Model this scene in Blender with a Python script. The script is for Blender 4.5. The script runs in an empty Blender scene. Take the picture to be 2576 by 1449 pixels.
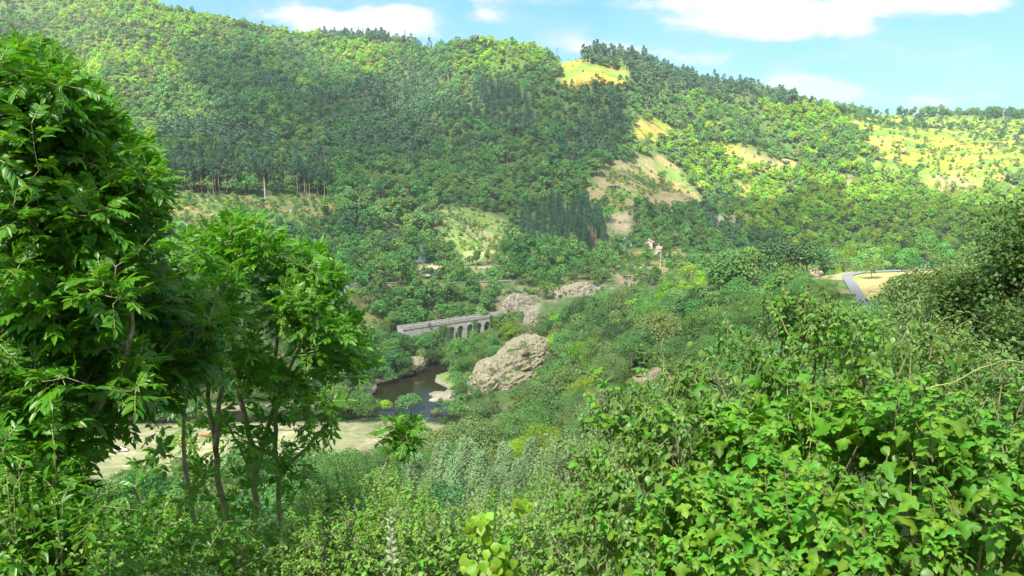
import bpy, math, random
import numpy as np
from mathutils import Vector, Matrix

random.seed(7)
RNG = np.random.default_rng(7)
sc = bpy.context.scene
COL = sc.collection
R_ = math.radians

# ------------------------------------------------------------------ camera
F, CX, CY = 2022.0, 1288.0, 724.5          # focal length and centre in the units used for the measurements below
PITCH = R_(8.56)
cam_d = bpy.data.cameras.new('camera')
cam_d.sensor_width = 36.0
cam_d.lens = 36.0 * F / 2576.0
cam_d.clip_start = 0.1
cam_d.clip_end = 30000.0
cam = bpy.data.objects.new('camera', cam_d)
COL.objects.link(cam)
cam.location = (0, 0, 0)
cam.rotation_euler = (R_(90) - PITCH, 0, 0)
sc.camera = cam

# ------------------------------------------------------------------ light
SUN_EL, SUN_AZ = R_(54), R_(-153)          # azimuth from +Y, towards +X
L = np.array([math.sin(SUN_AZ) * math.cos(SUN_EL), math.cos(SUN_AZ) * math.cos(SUN_EL), math.sin(SUN_EL)])
sun_d = bpy.data.lights.new('sun', 'SUN')
sun_d.energy = 5.0
sc.cycles.use_adaptive_sampling = False
sun_d.angle = R_(0.53)
sun_d.color = (1.0, 0.95, 0.86)
sun = bpy.data.objects.new('sun', sun_d)
COL.objects.link(sun)
sun.rotation_euler = Vector(L).to_track_quat('Z', 'Y').to_euler()

sc.view_settings.view_transform = 'Standard'
sc.view_settings.look = 'None'
sc.view_settings.gamma = 1.0
sc.view_settings.exposure = 1.72

class NT:
    """small helper to write node trees"""
    def __init__(s, nt):
        s.nt = nt; s.n = nt.nodes; s.l = nt.links
    def node(s, t, **kw):
        nd = s.n.new(t)
        for k, v in kw.items(): setattr(nd, k, v)
        return nd
    def put(s, sock, v):
        if hasattr(v, 'is_linked') or hasattr(v, 'links'): s.l.new(v, sock)
        elif v is not None: sock.default_value = v
    def math(s, op, a, b=None, c=None, clamp=False):
        nd = s.node('ShaderNodeMath', operation=op, use_clamp=clamp)
        s.put(nd.inputs[0], a)
        if b is not None: s.put(nd.inputs[1], b)
        if c is not None: s.put(nd.inputs[2], c)
        return nd.outputs[0]
    def mix(s, fac, a, b, blend='MIX'):
        nd = s.node('ShaderNodeMix', data_type='RGBA', blend_type=blend)
        s.put(nd.inputs[0], fac)
        s.put(nd.inputs[6], a if not isinstance(a, tuple) else (*a, 1)[:4])
        s.put(nd.inputs[7], b if not isinstance(b, tuple) else (*b, 1)[:4])
        return nd.outputs[2]
    def noise(s, vec, scale, detail=4, rough=0.55, dist=0.0):
        nd = s.node('ShaderNodeTexNoise')
        if vec is not None: s.l.new(vec, nd.inputs['Vector'])
        nd.inputs['Scale'].default_value = scale
        nd.inputs['Detail'].default_value = detail
        nd.inputs['Roughness'].default_value = rough
        nd.inputs['Distortion'].default_value = dist
        return nd.outputs[0]
    def ramp(s, fac, stops, interp='LINEAR'):
        nd = s.node('ShaderNodeValToRGB')
        nd.color_ramp.interpolation = interp
        el = nd.color_ramp.elements
        while len(el) < len(stops): el.new(0.5)
        for e, (p, c) in zip(el, stops):
            e.position = p
            e.color = (*c, 1) if isinstance(c, tuple) else (c, c, c, 1)
        s.put(nd.inputs[0], fac)
        return nd.outputs[0]
    def maprange(s, v, a, b, c=0.0, d=1.0, smooth=False):
        nd = s.node('ShaderNodeMapRange')
        if smooth: nd.interpolation_type = 'SMOOTHSTEP'
        s.put(nd.inputs[0], v)
        for i, x in enumerate((a, b, c, d)): nd.inputs[i + 1].default_value = x
        return nd.outputs[0]

# ------------------------------------------------------------------ world: Nishita sky with clouds laid out by direction
world = bpy.data.worlds.new('World')
sc.world = world
world.use_nodes = True
w = NT(world.node_tree)
w.n.clear()
sky = w.node('ShaderNodeTexSky', sky_type='NISHITA', sun_disc=False, sun_elevation=SUN_EL,
             sun_rotation=SUN_AZ, air_density=1.0, dust_density=0.5, ozone_density=3.0, altitude=600)
tc = w.node('ShaderNodeTexCoord')
sep = w.node('ShaderNodeSeparateXYZ')
w.l.new(tc.outputs['Generated'], sep.inputs[0])
X, Y, Z = sep.outputs
Ys = w.math('MAXIMUM', Y, 0.02)
U = w.math('DIVIDE', X, Ys)               # tangent of the azimuth
V = w.math('DIVIDE', Z, Ys)               # tangent of the elevation
cmb = w.node('ShaderNodeCombineXYZ')
w.l.new(U, cmb.inputs[0]); w.l.new(w.math('MULTIPLY', V, 2.6), cmb.inputs[1])
n1 = w.noise(cmb.outputs[0], 6.5, 9, 0.62, 0.5)
n2 = w.noise(cmb.outputs[0], 14.0, 5, 0.6, 0.2)
front = w.maprange(Y, 0.05, 0.3)
def puff(px, py, sx, sy, a):
    """one cloud: centre and half sizes measured on the sky"""
    cp, sp = math.cos(PITCH), math.sin(PITCH)
    yy = F * cp + (CY - py) * sp; zz = -F * sp + (CY - py) * cp
    u0, v0 = (px - CX) / yy, zz / yy
    du = w.math('DIVIDE', w.math('SUBTRACT', U, u0), sx / F)
    dv = w.math('DIVIDE', w.math('SUBTRACT', V, v0), sy / F)
    d2 = w.math('ADD', w.math('MULTIPLY', du, du), w.math('MULTIPLY', dv, dv))
    return w.math('MULTIPLY', w.math('EXPONENT', w.math('MULTIPLY', d2, -0.9)), a)
PUFFS = [(905, 62, 150, 34, 1.0), (1010, 48, 70, 34, 0.8), (790, 38, 60, 18, 0.5), (800, 80, 70, 16, 0.6), (1215, 42, 62, 18, 0.6),
         (1990, 54, 190, 40, 1.5), (1900, 20, 110, 40, 0.7), (2330, 4, 280, 30, 1.0), (1400, -6, 300, 22, 0.5), (1560, 14, 120, 12, 0.25), (1500, 122, 120, 22, 0.85),
         (2035, 218, 95, 26, 1.1), (1950, 232, 60, 16, 0.6), (2270, 250, 240, 34, 0.6), (2420, 130, 60, 16, 0.3), (1850, 150, 260, 26, 0.32),
         (1330, 96, 200, 22, 0.28), (2150, 200, 300, 40, 0.2), (700, 40, 160, 26, 0.2), (1600, 60, 300, 30, 0.15), (2500, 60, 200, 40, 0.15)]
tot = None
for p in PUFFS:
    g = puff(*p)
    tot = g if tot is None else w.math('ADD', tot, g)
edge = w.math('ADD', w.math('MULTIPLY', n1, 0.75), w.math('MULTIPLY', n2, 0.3))
cf = w.math('ADD', tot, w.math('MULTIPLY', w.math('SUBTRACT', edge, 0.54), 3.0))
cover_front = w.maprange(cf, 0.18, 0.80, smooth=True)
wisps = w.maprange(n1, 0.42, 0.8, 0.0, 0.42, smooth=True)
cover_front = w.math('MAXIMUM', cover_front, wisps)
gen = w.noise(tc.outputs['Generated'], 3.0, 6, 0.6, 0.3)
cover_back = w.maprange(gen, 0.42, 0.62, smooth=True)
mixc = w.node('ShaderNodeMix', data_type='FLOAT')
w.l.new(front, mixc.inputs[0]); w.l.new(cover_back, mixc.inputs[2]); w.l.new(cover_front, mixc.inputs[3])
cover = mixc.outputs[0]
shade = w.maprange(w.math('ADD', w.math('MULTIPLY', n2, 0.6), w.math('MULTIPLY', cover, 0.5)), 0.45, 0.95)
ccol = w.mix(shade, (4.2, 4.5, 4.9), (5.9, 5.9, 5.9))
tint = w.mix(1.0, sky.outputs[0], (0.36, 0.85, 1.0), 'MULTIPLY')
skyc = w.mix(w.math('MULTIPLY', cover, 0.93), tint, ccol)
bg = w.node('ShaderNodeBackground')
w.l.new(skyc, bg.inputs[0]); bg.inputs[1].default_value = 0.075
wo = w.node('ShaderNodeOutputWorld')
w.l.new(bg.outputs[0], wo.inputs[0])

# ------------------------------------------------------------------ geometry helpers
cp_, sp_ = math.cos(PITCH), math.sin(PITCH)
def at(px, py, r):
    """the point seen at px, py whose horizontal distance is r"""
    x = px - CX; y = F * cp_ + (CY - py) * sp_; z = -F * sp_ + (CY - py) * cp_
    h = math.hypot(x, y)
    return np.array([x / h * r, y / h * r, z / h * r])
def proj(x, y, z):
    d = y * cp_ - z * sp_
    u = y * sp_ + z * cp_
    d = np.where(d > 1e-6, d, 1e-6)
    return CX + F * x / d, CY - F * u / d

_perm = np.random.default_rng(3).random((256, 256))
def vnoise(x, y):
    xi = np.floor(x).astype(int); yi = np.floor(y).astype(int)
    fx = x - xi; fy = y - yi
    fx = fx * fx * (3 - 2 * fx); fy = fy * fy * (3 - 2 * fy)
    a = _perm[xi & 255, yi & 255]; b = _perm[(xi + 1) & 255, yi & 255]
    c = _perm[xi & 255, (yi + 1) & 255]; d = _perm[(xi + 1) & 255, (yi + 1) & 255]
    return (a * (1 - fx) + b * fx) * (1 - fy) + (c * (1 - fx) + d * fx) * fy
def fbm(x, y, o=4):
    s = 0; a = 0.5; t = 0
    for i in range(o):
        s = s + a * vnoise(x + 17.3 * i, y - 9.1 * i); t += a
        x = x * 2.03; y = y * 2.03; a *= 0.5
    return s / t                               # 0..1
def inpoly(px, py, poly):
    res = np.zeros(px.shape, bool)
    n = len(poly); j = n - 1
    for i in range(n):
        xi, yi = poly[i]; xj, yj = poly[j]
        if yi != yj:
            c = ((yi > py) != (yj > py)) & (px < (xj - xi) * (py - yi) / (yj - yi) + xi)
            res ^= c
        j = i
    return res
def polydist(px, py, poly):
    """signed distance, positive inside"""
    d = np.full(px.shape, 1e9)
    n = len(poly)
    for i in range(n):
        ax, ay = poly[i]; bx, by = poly[(i + 1) % n]
        vx, vy = bx - ax, by - ay
        t = np.clip(((px - ax) * vx + (py - ay) * vy) / (vx * vx + vy * vy + 1e-9), 0, 1)
        d = np.minimum(d, np.hypot(px - ax - t * vx, py - ay - t * vy))
    return np.where(inpoly(px, py, poly), d, -d)

def mesh_np(name, verts, faces, mats, mi=None, smooth=False):
    """verts Nx3, faces a list of index arrays (each M x k)"""
    me = bpy.data.meshes.new(name)
    verts = np.ascontiguousarray(verts, dtype=np.float32)
    if not isinstance(faces, list): faces = [faces]
    faces = [np.asarray(f, dtype=np.int32) for f in faces if len(f)]
    me.vertices.add(len(verts)); me.vertices.foreach_set('co', verts.ravel())
    nl = sum(f.size for f in faces); nf = sum(len(f) for f in faces)
    me.loops.add(nl); me.polygons.add(nf)
    me.loops.foreach_set('vertex_index', np.concatenate([f.ravel() for f in faces]))
    tot_ = np.concatenate([np.full(len(f), f.shape[1], np.int32) for f in faces])
    st = np.concatenate([[0], np.cumsum(tot_)[:-1]]).astype(np.int32)
    me.polygons.foreach_set('loop_start', st)
    me.polygons.foreach_set('loop_total', tot_)
    if mi is not None: me.polygons.foreach_set('material_index', np.asarray(mi, np.int32))
    me.polygons.foreach_set('use_smooth', np.full(nf, smooth))
    for m in (mats if isinstance(mats, (list, tuple)) else [mats]): me.materials.append(m)
    me.update(calc_edges=True)
    return me
def fattr(me, name, vals, typ='FLOAT'):
    a = me.attributes.new(name, typ, 'POINT')
    a.data.foreach_set('color' if typ == 'FLOAT_COLOR' else 'value', np.asarray(vals, np.int32 if typ == 'INT' else np.float32).ravel())
def link(name, data, parent=None, loc=None):
    o = bpy.data.objects.new(name, data)
    COL.objects.link(o)
    if parent is not None: o.parent = parent
    if loc is not None: o.location = loc
    return o
def tag(o, label=None, cat=None, group=None, kind=None):
    if label: o['label'] = label
    if cat: o['category'] = cat
    if group: o['group'] = group
    if kind: o['kind'] = kind
    return o

class MB:
    """collects primitive shapes into one mesh"""
    def __init__(s): s.v = []; s.f3 = []; s.f4 = []; s.n = 0
    def raw(s, v, f):
        f = np.asarray(f) + s.n
        (s.f3 if f.shape[1] == 3 else s.f4).append(f); s.v.append(np.asarray(v, float)); s.n += len(v)
    def box(s, c, d, rz=0.0, rx=0.0):
        c = np.array(c, float); d = np.array(d, float) / 2
        v = np.array([[x, y, z] for x in (-1, 1) for y in (-1, 1) for z in (-1, 1)], float) * d
        if rx:
            m = np.array(Matrix.Rotation(rx, 3, 'X')); v = v @ m.T
        if rz:
            m = np.array(Matrix.Rotation(rz, 3, 'Z')); v = v @ m.T
        s.raw(v + c, [[0, 1, 3, 2], [4, 6, 7, 5], [0, 4, 5, 1], [2, 3, 7, 6], [0, 2, 6, 4], [1, 5, 7, 3]])
    def tube(s, pts, rad, k=6):
        pts = np.array([[float(c) for c in q] for q in pts]); rad = np.broadcast_to(rad, (len(pts),))
        t = np.gradient(pts, axis=0); t /= np.linalg.norm(t, axis=1)[:, None] + 1e-9
        ref = np.array([0.31, 0.93, 0.2]) if abs(t[0][2]) > 0.7 else np.array([0.05, 0.1, 1.0])
        a = np.cross(t, ref); a /= np.linalg.norm(a, axis=1)[:, None] + 1e-9
        b = np.cross(t, a)
        th = np.arange(k) * 2 * math.pi / k
        ring = pts[:, None, :] + rad[:, None, None] * (np.cos(th)[None, :, None] * a[:, None, :] + np.sin(th)[None, :, None] * b[:, None, :])
        v = ring.reshape(-1, 3)
        i = np.arange(len(pts) - 1)[:, None] * k; j = np.arange(k)[None, :]; j2 = (j + 1) % k
        f = np.stack([i + j, i + j2, i + k + j2, i + k + j], -1).reshape(-1, 4)
        s.raw(v, f)
    def mesh(s, name, mat, smooth=False):
        fs = []
        if s.f4: fs.append(np.concatenate(s.f4))
        if s.f3: fs.append(np.concatenate(s.f3))
        return mesh_np(name, np.concatenate(s.v), fs, mat, smooth=smooth)
    def build(s, name, mat, parent=None, loc=None, smooth=False):
        return link(name, s.mesh(name, mat, smooth), parent, loc)

# ------------------------------------------------------------------ materials
def mat_new(name):
    m = bpy.data.materials.new(name); m.use_nodes = True
    t = NT(m.node_tree); t.n.clear()
    out = t.node('ShaderNodeOutputMaterial')
    return m, t, out
def leaf_mat(name, col, trans=0.35, rough=0.5, spec=0.3, var=0.35, hue=0.03, attr=None, fine=0.0):
    """foliage: reflecting and letting light through; colour differs from plant to plant and clump to clump"""
    m, t, out = mat_new(name)
    oi = t.node('ShaderNodeObjectInfo')
    hsv = t.node('ShaderNodeHueSaturation')
    hsv.inputs['Color'].default_value = (*col, 1)
    rnd = oi.outputs['Random']
    r2 = t.math('FRACT', t.math('MULTIPLY', rnd, 17.31))
    g = t.node('ShaderNodeNewGeometry')
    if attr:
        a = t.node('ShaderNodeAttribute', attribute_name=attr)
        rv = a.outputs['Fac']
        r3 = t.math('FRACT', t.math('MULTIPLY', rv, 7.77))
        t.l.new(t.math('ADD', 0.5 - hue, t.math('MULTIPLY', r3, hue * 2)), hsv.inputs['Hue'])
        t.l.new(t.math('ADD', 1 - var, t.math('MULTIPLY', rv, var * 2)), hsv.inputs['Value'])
    else:
        ri = t.node('ShaderNodeNewGeometry').outputs['Random Per Island']
        t.l.new(t.math('ADD', 0.5 - hue, t.math('MULTIPLY', r2, hue * 2)), hsv.inputs['Hue'])
        v = t.math('ADD', 1 - var, t.math('MULTIPLY', rnd, var * 1.4))
        t.l.new(t.math('ADD', v, t.math('MULTIPLY', ri, var * 0.6)), hsv.inputs['Value'])
    c = hsv.outputs[0]
    p = t.node('ShaderNodeBsdfPrincipled')
    t.l.new(c, p.inputs['Base Color'])
    p.inputs['Roughness'].default_value = rough
    p.inputs['Specular IOR Level'].default_value = spec
    tr = t.node('ShaderNodeBsdfTranslucent')
    c2 = t.mix(1.0, c, (1.25, 1.25, 0.55), 'MULTIPLY')
    t.l.new(c2, tr.inputs[0])
    mx = t.node('ShaderNodeMixShader')
    mx.inputs[0].default_value = trans
    t.l.new(p.outputs[0], mx.inputs[1]); t.l.new(tr.outputs[0], mx.inputs[2])
    t.l.new(mx.outputs[0], out.inputs[0])
    return m
def plain_mat(name, col, rough=0.9, var=0.25, scale=3.0, spec=0.2, bump=0.0):
    m, t, out = mat_new(name)
    g = t.node('ShaderNodeTexCoord').outputs['Object']
    n = t.noise(g, scale, 6, 0.65)
    a = tuple(c * (1 - var) for c in col); b = tuple(min(1, c * (1 + var)) for c in col)
    c = t.ramp(n, [(0.3, a), (0.7, b)])
    p = t.node('ShaderNodeBsdfPrincipled')
    t.l.new(c, p.inputs['Base Color'])
    p.inputs['Roughness'].default_value = rough
    p.inputs['Specular IOR Level'].default_value = spec
    if bump:
        bn = t.node('ShaderNodeBump'); bn.inputs['Strength'].default_value = bump
        bn.inputs['Distance'].default_value = 1.0 / scale
        t.l.new(n, bn.inputs['Height']); t.l.new(bn.outputs[0], p.inputs['Normal'])
    t.l.new(p.outputs[0], out.inputs[0])
    return m
M = {}
M['bright'] = leaf_mat('bright_leaves', (0.24, 0.42, 0.035))
M['mid'] = leaf_mat('mid_leaves', (0.135, 0.285, 0.065))
M['dark'] = leaf_mat('dark_leaves', (0.085, 0.21, 0.065))
M['deep'] = leaf_mat('deep_green_leaves', (0.05, 0.115, 0.035))
M['olive'] = leaf_mat('olive_leaves', (0.20, 0.27, 0.09))
M['grey'] = leaf_mat('grey_green_leaves', (0.16, 0.29, 0.085))
M['pine'] = leaf_mat('pine_needles', (0.105, 0.215, 0.115), trans=0.3)
M['fir'] = leaf_mat('fir_needles', (0.07, 0.165, 0.09), trans=0.25)
M['palefir'] = leaf_mat('pale_fir_needles', (0.25, 0.38, 0.17), trans=0.2, hue=0.015)
M['dead'] = leaf_mat('dead_needles', (0.30, 0.15, 0.09), trans=0.2)
M['bark'] = plain_mat('bark', (0.20, 0.16, 0.12), scale=6)
M['pinebark'] = plain_mat('pine_bark', (0.50, 0.36, 0.26), scale=2)
M['palebark'] = plain_mat('pale_bark', (0.55, 0.5, 0.42), scale=3)
# ------------------------------------------------------------------ terrain
# distance / height of the ground along directions; 'p' = where the ground is seen, 'z' = height relative to the eye
ZW = -95.0
COLS = {
 -36: [(420,'z',-86),(500,'z',-60),(620,'p',470),(900,'p',300),(1200,'p',90),(1500,'p',-130),(1900,'z',560),(3000,'z',500)],
 -30: [(420,'z',-86),(500,'z',-62),(620,'p',485),(900,'p',325),(1200,'p',150),(1500,'p',-30),(1900,'z',500),(3000,'z',450)],
 -24: [(420,'z',-86),(480,'p',600),(540,'p',560),(620,'p',492),(900,'p',325),(1200,'p',175),(1450,'p',28),(1700,'z',250),(3000,'z',250)],
 -18: [(420,'z',-84),(500,'p',645),(620,'p',500),(860,'p',370),(1150,'p',215),(1450,'p',78),(1700,'z',200),(3000,'z',250)],
 -12: [(385,'z',-90),(420,'p',810),(445,'p',745),(520,'p',645),(640,'p',525),(850,'p',395),(1100,'p',270),(1350,'p',160),(1500,'p',118),(1750,'z',235),(3000,'z',200)],
 -6:  [(375,'z',-93),(412,'z',-92),(440,'z',-84),(470,'z',-77),(515,'p',700),(600,'p',630),(700,'p',530),(900,'p',400),(1100,'p',255),(1330,'p',138),(1600,'z',150),(3000,'z',100)],
 0:   [(350,'z',-92),(400,'z',-92),(430,'z',-85),(455,'p',745),(520,'p',695),(640,'p',615),(760,'p',490),(950,'p',335),(1150,'p',126),(1400,'z',120),(3000,'z',50)],
 6:   [(110,'p',1190),(150,'p',1130),(220,'p',1000),(300,'p',890),(360,'z',-80),(410,'z',-82),(440,'p',750),(520,'p',690),(640,'p',650),(760,'p',520),(900,'p',365),(1100,'p',152),(1350,'z',110),(3000,'z',0)],
 12:  [(80,'p',1190),(120,'p',1120),(200,'p',970),(280,'p',850),(340,'p',790),(400,'p',750),(500,'p',700),(620,'p',640),(750,'p',560),(900,'p',460),(1050,'p',310),(1170,'p',205),(1400,'z',110),(3000,'z',0)],
 18:  [(70,'p',1150),(120,'p',1060),(200,'p',890),(260,'p',790),(300,'p',712),(330,'p',705),(420,'z',-68),(600,'z',-78),(800,'p',660),(1000,'p',465),(1250,'p',248),(1500,'z',100),(3000,'z',0)],
 24:  [(60,'p',1150),(100,'p',1060),(180,'p',850),(250,'p',755),(300,'p',708),(345,'p',682),(420,'z',-60),(600,'z',-72),(850,'p',650),(1100,'p',455),(1250,'p',325),(1400,'p',290),(1600,'z',92),(3000,'z',0)],
 30:  [(50,'p',1150),(100,'p',960),(180,'p',800),(250,'p',740),(300,'p',702),(345,'p',688),(440,'z',-58),(600,'z',-70),(850,'p',655),(1100,'p',480),(1300,'p',312),(1450,'p',292),(1600,'z',90),(3000,'z',0)],
 36:  [(50,'p',1150),(100,'p',960),(180,'p',800),(250,'p',740),(300,'p',702),(345,'p',688),(440,'z',-58),(600,'z',-70),(850,'p',655),(1100,'p',480),(1300,'p',325),(1450,'p',300),(1600,'z',85),(3000,'z',0)],
}
NEAR = [(0.5, -1.75), (1.6, -2.0), (3, -2.9), (6, -4.7), (10, -6.9), (25, -14.5), (60, -29)]
AZC = [-180, -120, -75, -50] + sorted(COLS) + [50, 75, 120, 180]
AZ = np.concatenate([np.arange(-180, -42, 3.0), np.arange(-42, 42.01, 0.11), np.arange(45, 180.1, 3.0)])
RR = np.concatenate([np.geomspace(0.5, 100, 170)[:-1], np.linspace(100, 600, 400)[:-1], np.linspace(600, 1650, 330)[:-1], np.geomspace(1650, 6000, 50)])
def col_profile(a):
    if a in COLS:
        pts = list(NEAR)
        if a <= 0: pts += [(100, -45), (150, -64), (200, -81), (235, -92.0), (340 if a < -10 else 320, -93)]
        for r, k, v in COLS[a]:
            if k == 'z': z = v
            else:
                t = (CY - v); yy = F * cp_ + t * sp_; zz = -F * sp_ + t * cp_
                z = r * zz * math.cos(R_(a)) / yy
            pts.append((r, z))
        pts.append((7000, pts[-1][1]))
    elif abs(a) == 50: return col_profile(36 if a > 0 else -36)
    elif abs(a) == 75: pts = [(0.5, -1.75), (10, -4), (60, -18), (200, -45), (600, -40), (7000, 100)]
    elif abs(a) == 120: pts = [(0.5, -1.75), (4, -1.7), (60, 14), (300, 70), (7000, 300)]
    else: pts = [(0.5, -1.75), (5, -1.7), (60, 25), (300, 110), (7000, 400)]
    r, z = zip(*pts)
    zz = np.interp(np.log(RR), np.log(r), z)
    k = np.hanning(13); k /= k.sum()
    zp = np.pad(zz, 6, mode='edge')
    zs = np.convolve(zp, k, 'valid')
    return zs
prof = np.array([col_profile(a) for a in AZC])            # columns x radii
TZ = np.empty((len(AZ), len(RR)))
def hermite(xs, ys, x):
    """smooth interpolation along the columns"""
    xs = np.array(xs, float)
    i = np.clip(np.searchsorted(xs, x) - 1, 0, len(xs) - 2)
    t = (x - xs[i]) / (xs[i + 1] - xs[i])
    m = np.gradient(ys, xs, axis=0)
    h = (xs[i + 1] - xs[i])[:, None]; t = t[:, None]
    return ((2*t**3 - 3*t**2 + 1) * ys[i] + (t**3 - 2*t**2 + t) * h * m[i] + (-2*t**3 + 3*t**2) * ys[i + 1] + (t**3 - t**2) * h * m[i + 1])
TZ = hermite(AZC, prof, AZ)
GX = np.sin(np.radians(AZ))[:, None] * RR[None, :]
GY = np.cos(np.radians(AZ))[:, None] * RR[None, :]
GR = np.broadcast_to(RR[None, :], GX.shape)
# gullies and bumps, stronger far away
amp = np.interp(GR, [0, 10, 60, 230, 450, 600, 900, 1300, 6000], [0.02, 0.25, 1.2, 1.2, 1.5, 9, 26, 26, 60])
fld = (GR > 225) & (GR < 440) & (TZ < -86)
amp = np.where(fld, 0.25, amp)
ca, sa = math.cos(0.5), math.sin(0.5)
nx = (GX * ca + GY * sa); ny = (-GX * sa + GY * ca)
rid = 1 - np.abs(2 * fbm(nx / 190 + 3.1, ny / 420 + 8.2, 3) - 1)
TZ += amp * ((rid - 0.75) * 1.3 + (fbm(GX / 90, GY / 90, 4) - 0.5) * 0.9) * np.where(GR > 450, 1, 0.0)
TZ += np.minimum(amp, 2.5) * (fbm(GX / 22 + 5, GY / 22 + 5, 4) - 0.5) * 1.4
# skyline kept where it was measured
SKY = [(-200,-130),(100,-60),(300,-10),(398,22),(500,50),(638,72),(760,98),(800,97),(863,100),(950,104),(1078,128),(1180,116),(1288,118),(1345,132),(1390,150),(1410,158),(1450,150),(1480,142),(1560,146),(1620,158),(1700,190),(1800,212),(1900,232),(1990,256),(2080,278),(2178,287),(2300,290),(2443,290),(2576,294),(2700,300)]
def lookup(x, y, table=None):
    table = TZ if table is None else table
    a = np.degrees(np.arctan2(x, y)); r = np.hypot(x, y)
    fa = np.interp(a, AZ, np.arange(len(AZ))); fr = np.interp(r, RR, np.arange(len(RR)))
    i = np.clip(fa.astype(int), 0, len(AZ) - 2); j = np.clip(fr.astype(int), 0, len(RR) - 2)
    u = fa - i; v = fr - j
    return (table[i, j] * (1 - u) * (1 - v) + table[i + 1, j] * u * (1 - v) + table[i, j + 1] * (1 - u) * v + table[i + 1, j + 1] * u * v)
# scale the far part of each direction so that the crest meets the measured skyline
for _ in range(2):
    el = TZ / RR[None, :]
    far = RR > 900
    pk = el[:, far].max(1)
    # slope of the measured skyline for each azimuth
    az_s, el_s = [], []
    for px, py in SKY:
        p = at(px, py, 1.0); az_s.append(math.degrees(math.atan2(p[0], p[1]))); el_s.append(p[2])
    want = np.interp(AZ, az_s, el_s)
    sel = np.abs(AZ) < 36
    dlt = np.where(sel, want - pk, 0)
    wgt = np.clip((RR - 650) / 500, 0, 1)
    TZ += dlt[:, None] * (wgt * RR)[None, :]

# river bed, sand banks and meadow
RIVER = [(1085,915),(1100,903),(1122,903),(1133,915),(1128,935),(1098,945),(1093,960),(1112,970),(1128,978),(1118,986),(1092,985),(1078,992),(1092,1003),(1118,1010),(1160,1022),(1200,1050),(1260,1090),(1230,1105),(1150,1080),(1120,1068),(1070,1062),(1000,1058),(940,1052),(860,1060),(700,1062),(480,1066),(200,1066),(-300,1060),(-300,1030),(200,1036),(480,1036),(700,1030),(850,1022),(925,1000),(945,985),(950,965),(1000,950),(1040,940),(1048,925)]
ppx, ppy = proj(GX, GY, np.full(GX.shape, ZW))
band = (GR > 200) & (GR < 520) & (np.abs(AZ)[:, None] < 42)
rd = np.full(GX.shape, -999.0)
rd[band] = polydist(ppx[band] + 5 * (fbm(GX[band] / 9, GY[band] / 9, 3) - 0.5), ppy[band], RIVER)
TZ = np.where(band & (rd > 0), np.minimum(TZ, ZW - 0.15 - np.clip(rd, 0, 12) * 0.12), TZ)
TZ = np.where(band & (rd <= 0), np.minimum(TZ, ZW + 0.3 + np.clip(-rd, 0, 400) * 0.11 + (np.clip(-rd, 0, 400) / 20) ** 2.8), TZ)
TZ = np.where(band & (rd <= 0) & (TZ < ZW + 2.5), np.maximum(TZ, ZW + 0.12 + np.clip(-rd, 0, 25) * 0.035), TZ)
TZ = np.where((rd <= 0) & (TZ < ZW + 0.4), ZW + 0.4, TZ)

# flat shelves for the roads
def resample(pts, step):
    pts = np.asarray(pts, float)
    d = np.concatenate([[0], np.cumsum(np.linalg.norm(np.diff(pts, axis=0), axis=1))])
    s = np.arange(0, d[-1], step)
    out = np.stack([np.interp(s, d, pts[:, k]) for k in range(3)], 1)
    k = np.ones(5) / 5
    for c in range(3): out[2:-2, c] = np.convolve(out[:, c], k, 'valid')
    return out
ROADS = {
 'right': ([(2440,676,352),(2330,680,346),(2230,683,340),(2165,686,335),(2132,692,322),(2131,700,310),(2140,712,300),(2150,728,288),(2160,745,276),(2170,760,264),(2200,790,245),(2300,850,215)], 3.6),
 'left': ([(1000,712,478),(930,712,470),(890,714,462),(872,720,454),(862,732,444),(852,746,434),(838,758,424),(800,772,414),(700,790,400),(500,800,395)], 5.0),
 'upper': ([(1130,712,478),(1180,710,480),(1230,709,482),(1290,707,486),(1360,700,500),(1450,690,520)], 3.6),
}
road_lines = {}
for k, (pts, wd) in ROADS.items():
    P = resample([at(*p) for p in pts], 2.0)
    road_lines[k] = (P, wd)
    lo = P.min(0) - 20; hi = P.max(0) + 20
    m = (GX > lo[0]) & (GX < hi[0]) & (GY > lo[1]) & (GY < hi[1])
    xs, ys, zs = GX[m], GY[m], TZ[m]
    d = np.full(xs.shape, 1e9); zr = np.zeros(xs.shape)
    for q in P:
        dd = np.hypot(xs - q[0], ys - q[1]); c = dd < d
        d[c] = dd[c]; zr[c] = q[2]
    f = np.clip((d - wd * 0.5 - 1.5) / 9, 0, 1); f = f * f * (3 - 2 * f)
    TZ[m] = zr * (1 - f) + zs * f - (1 - f) * 0.06

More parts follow.
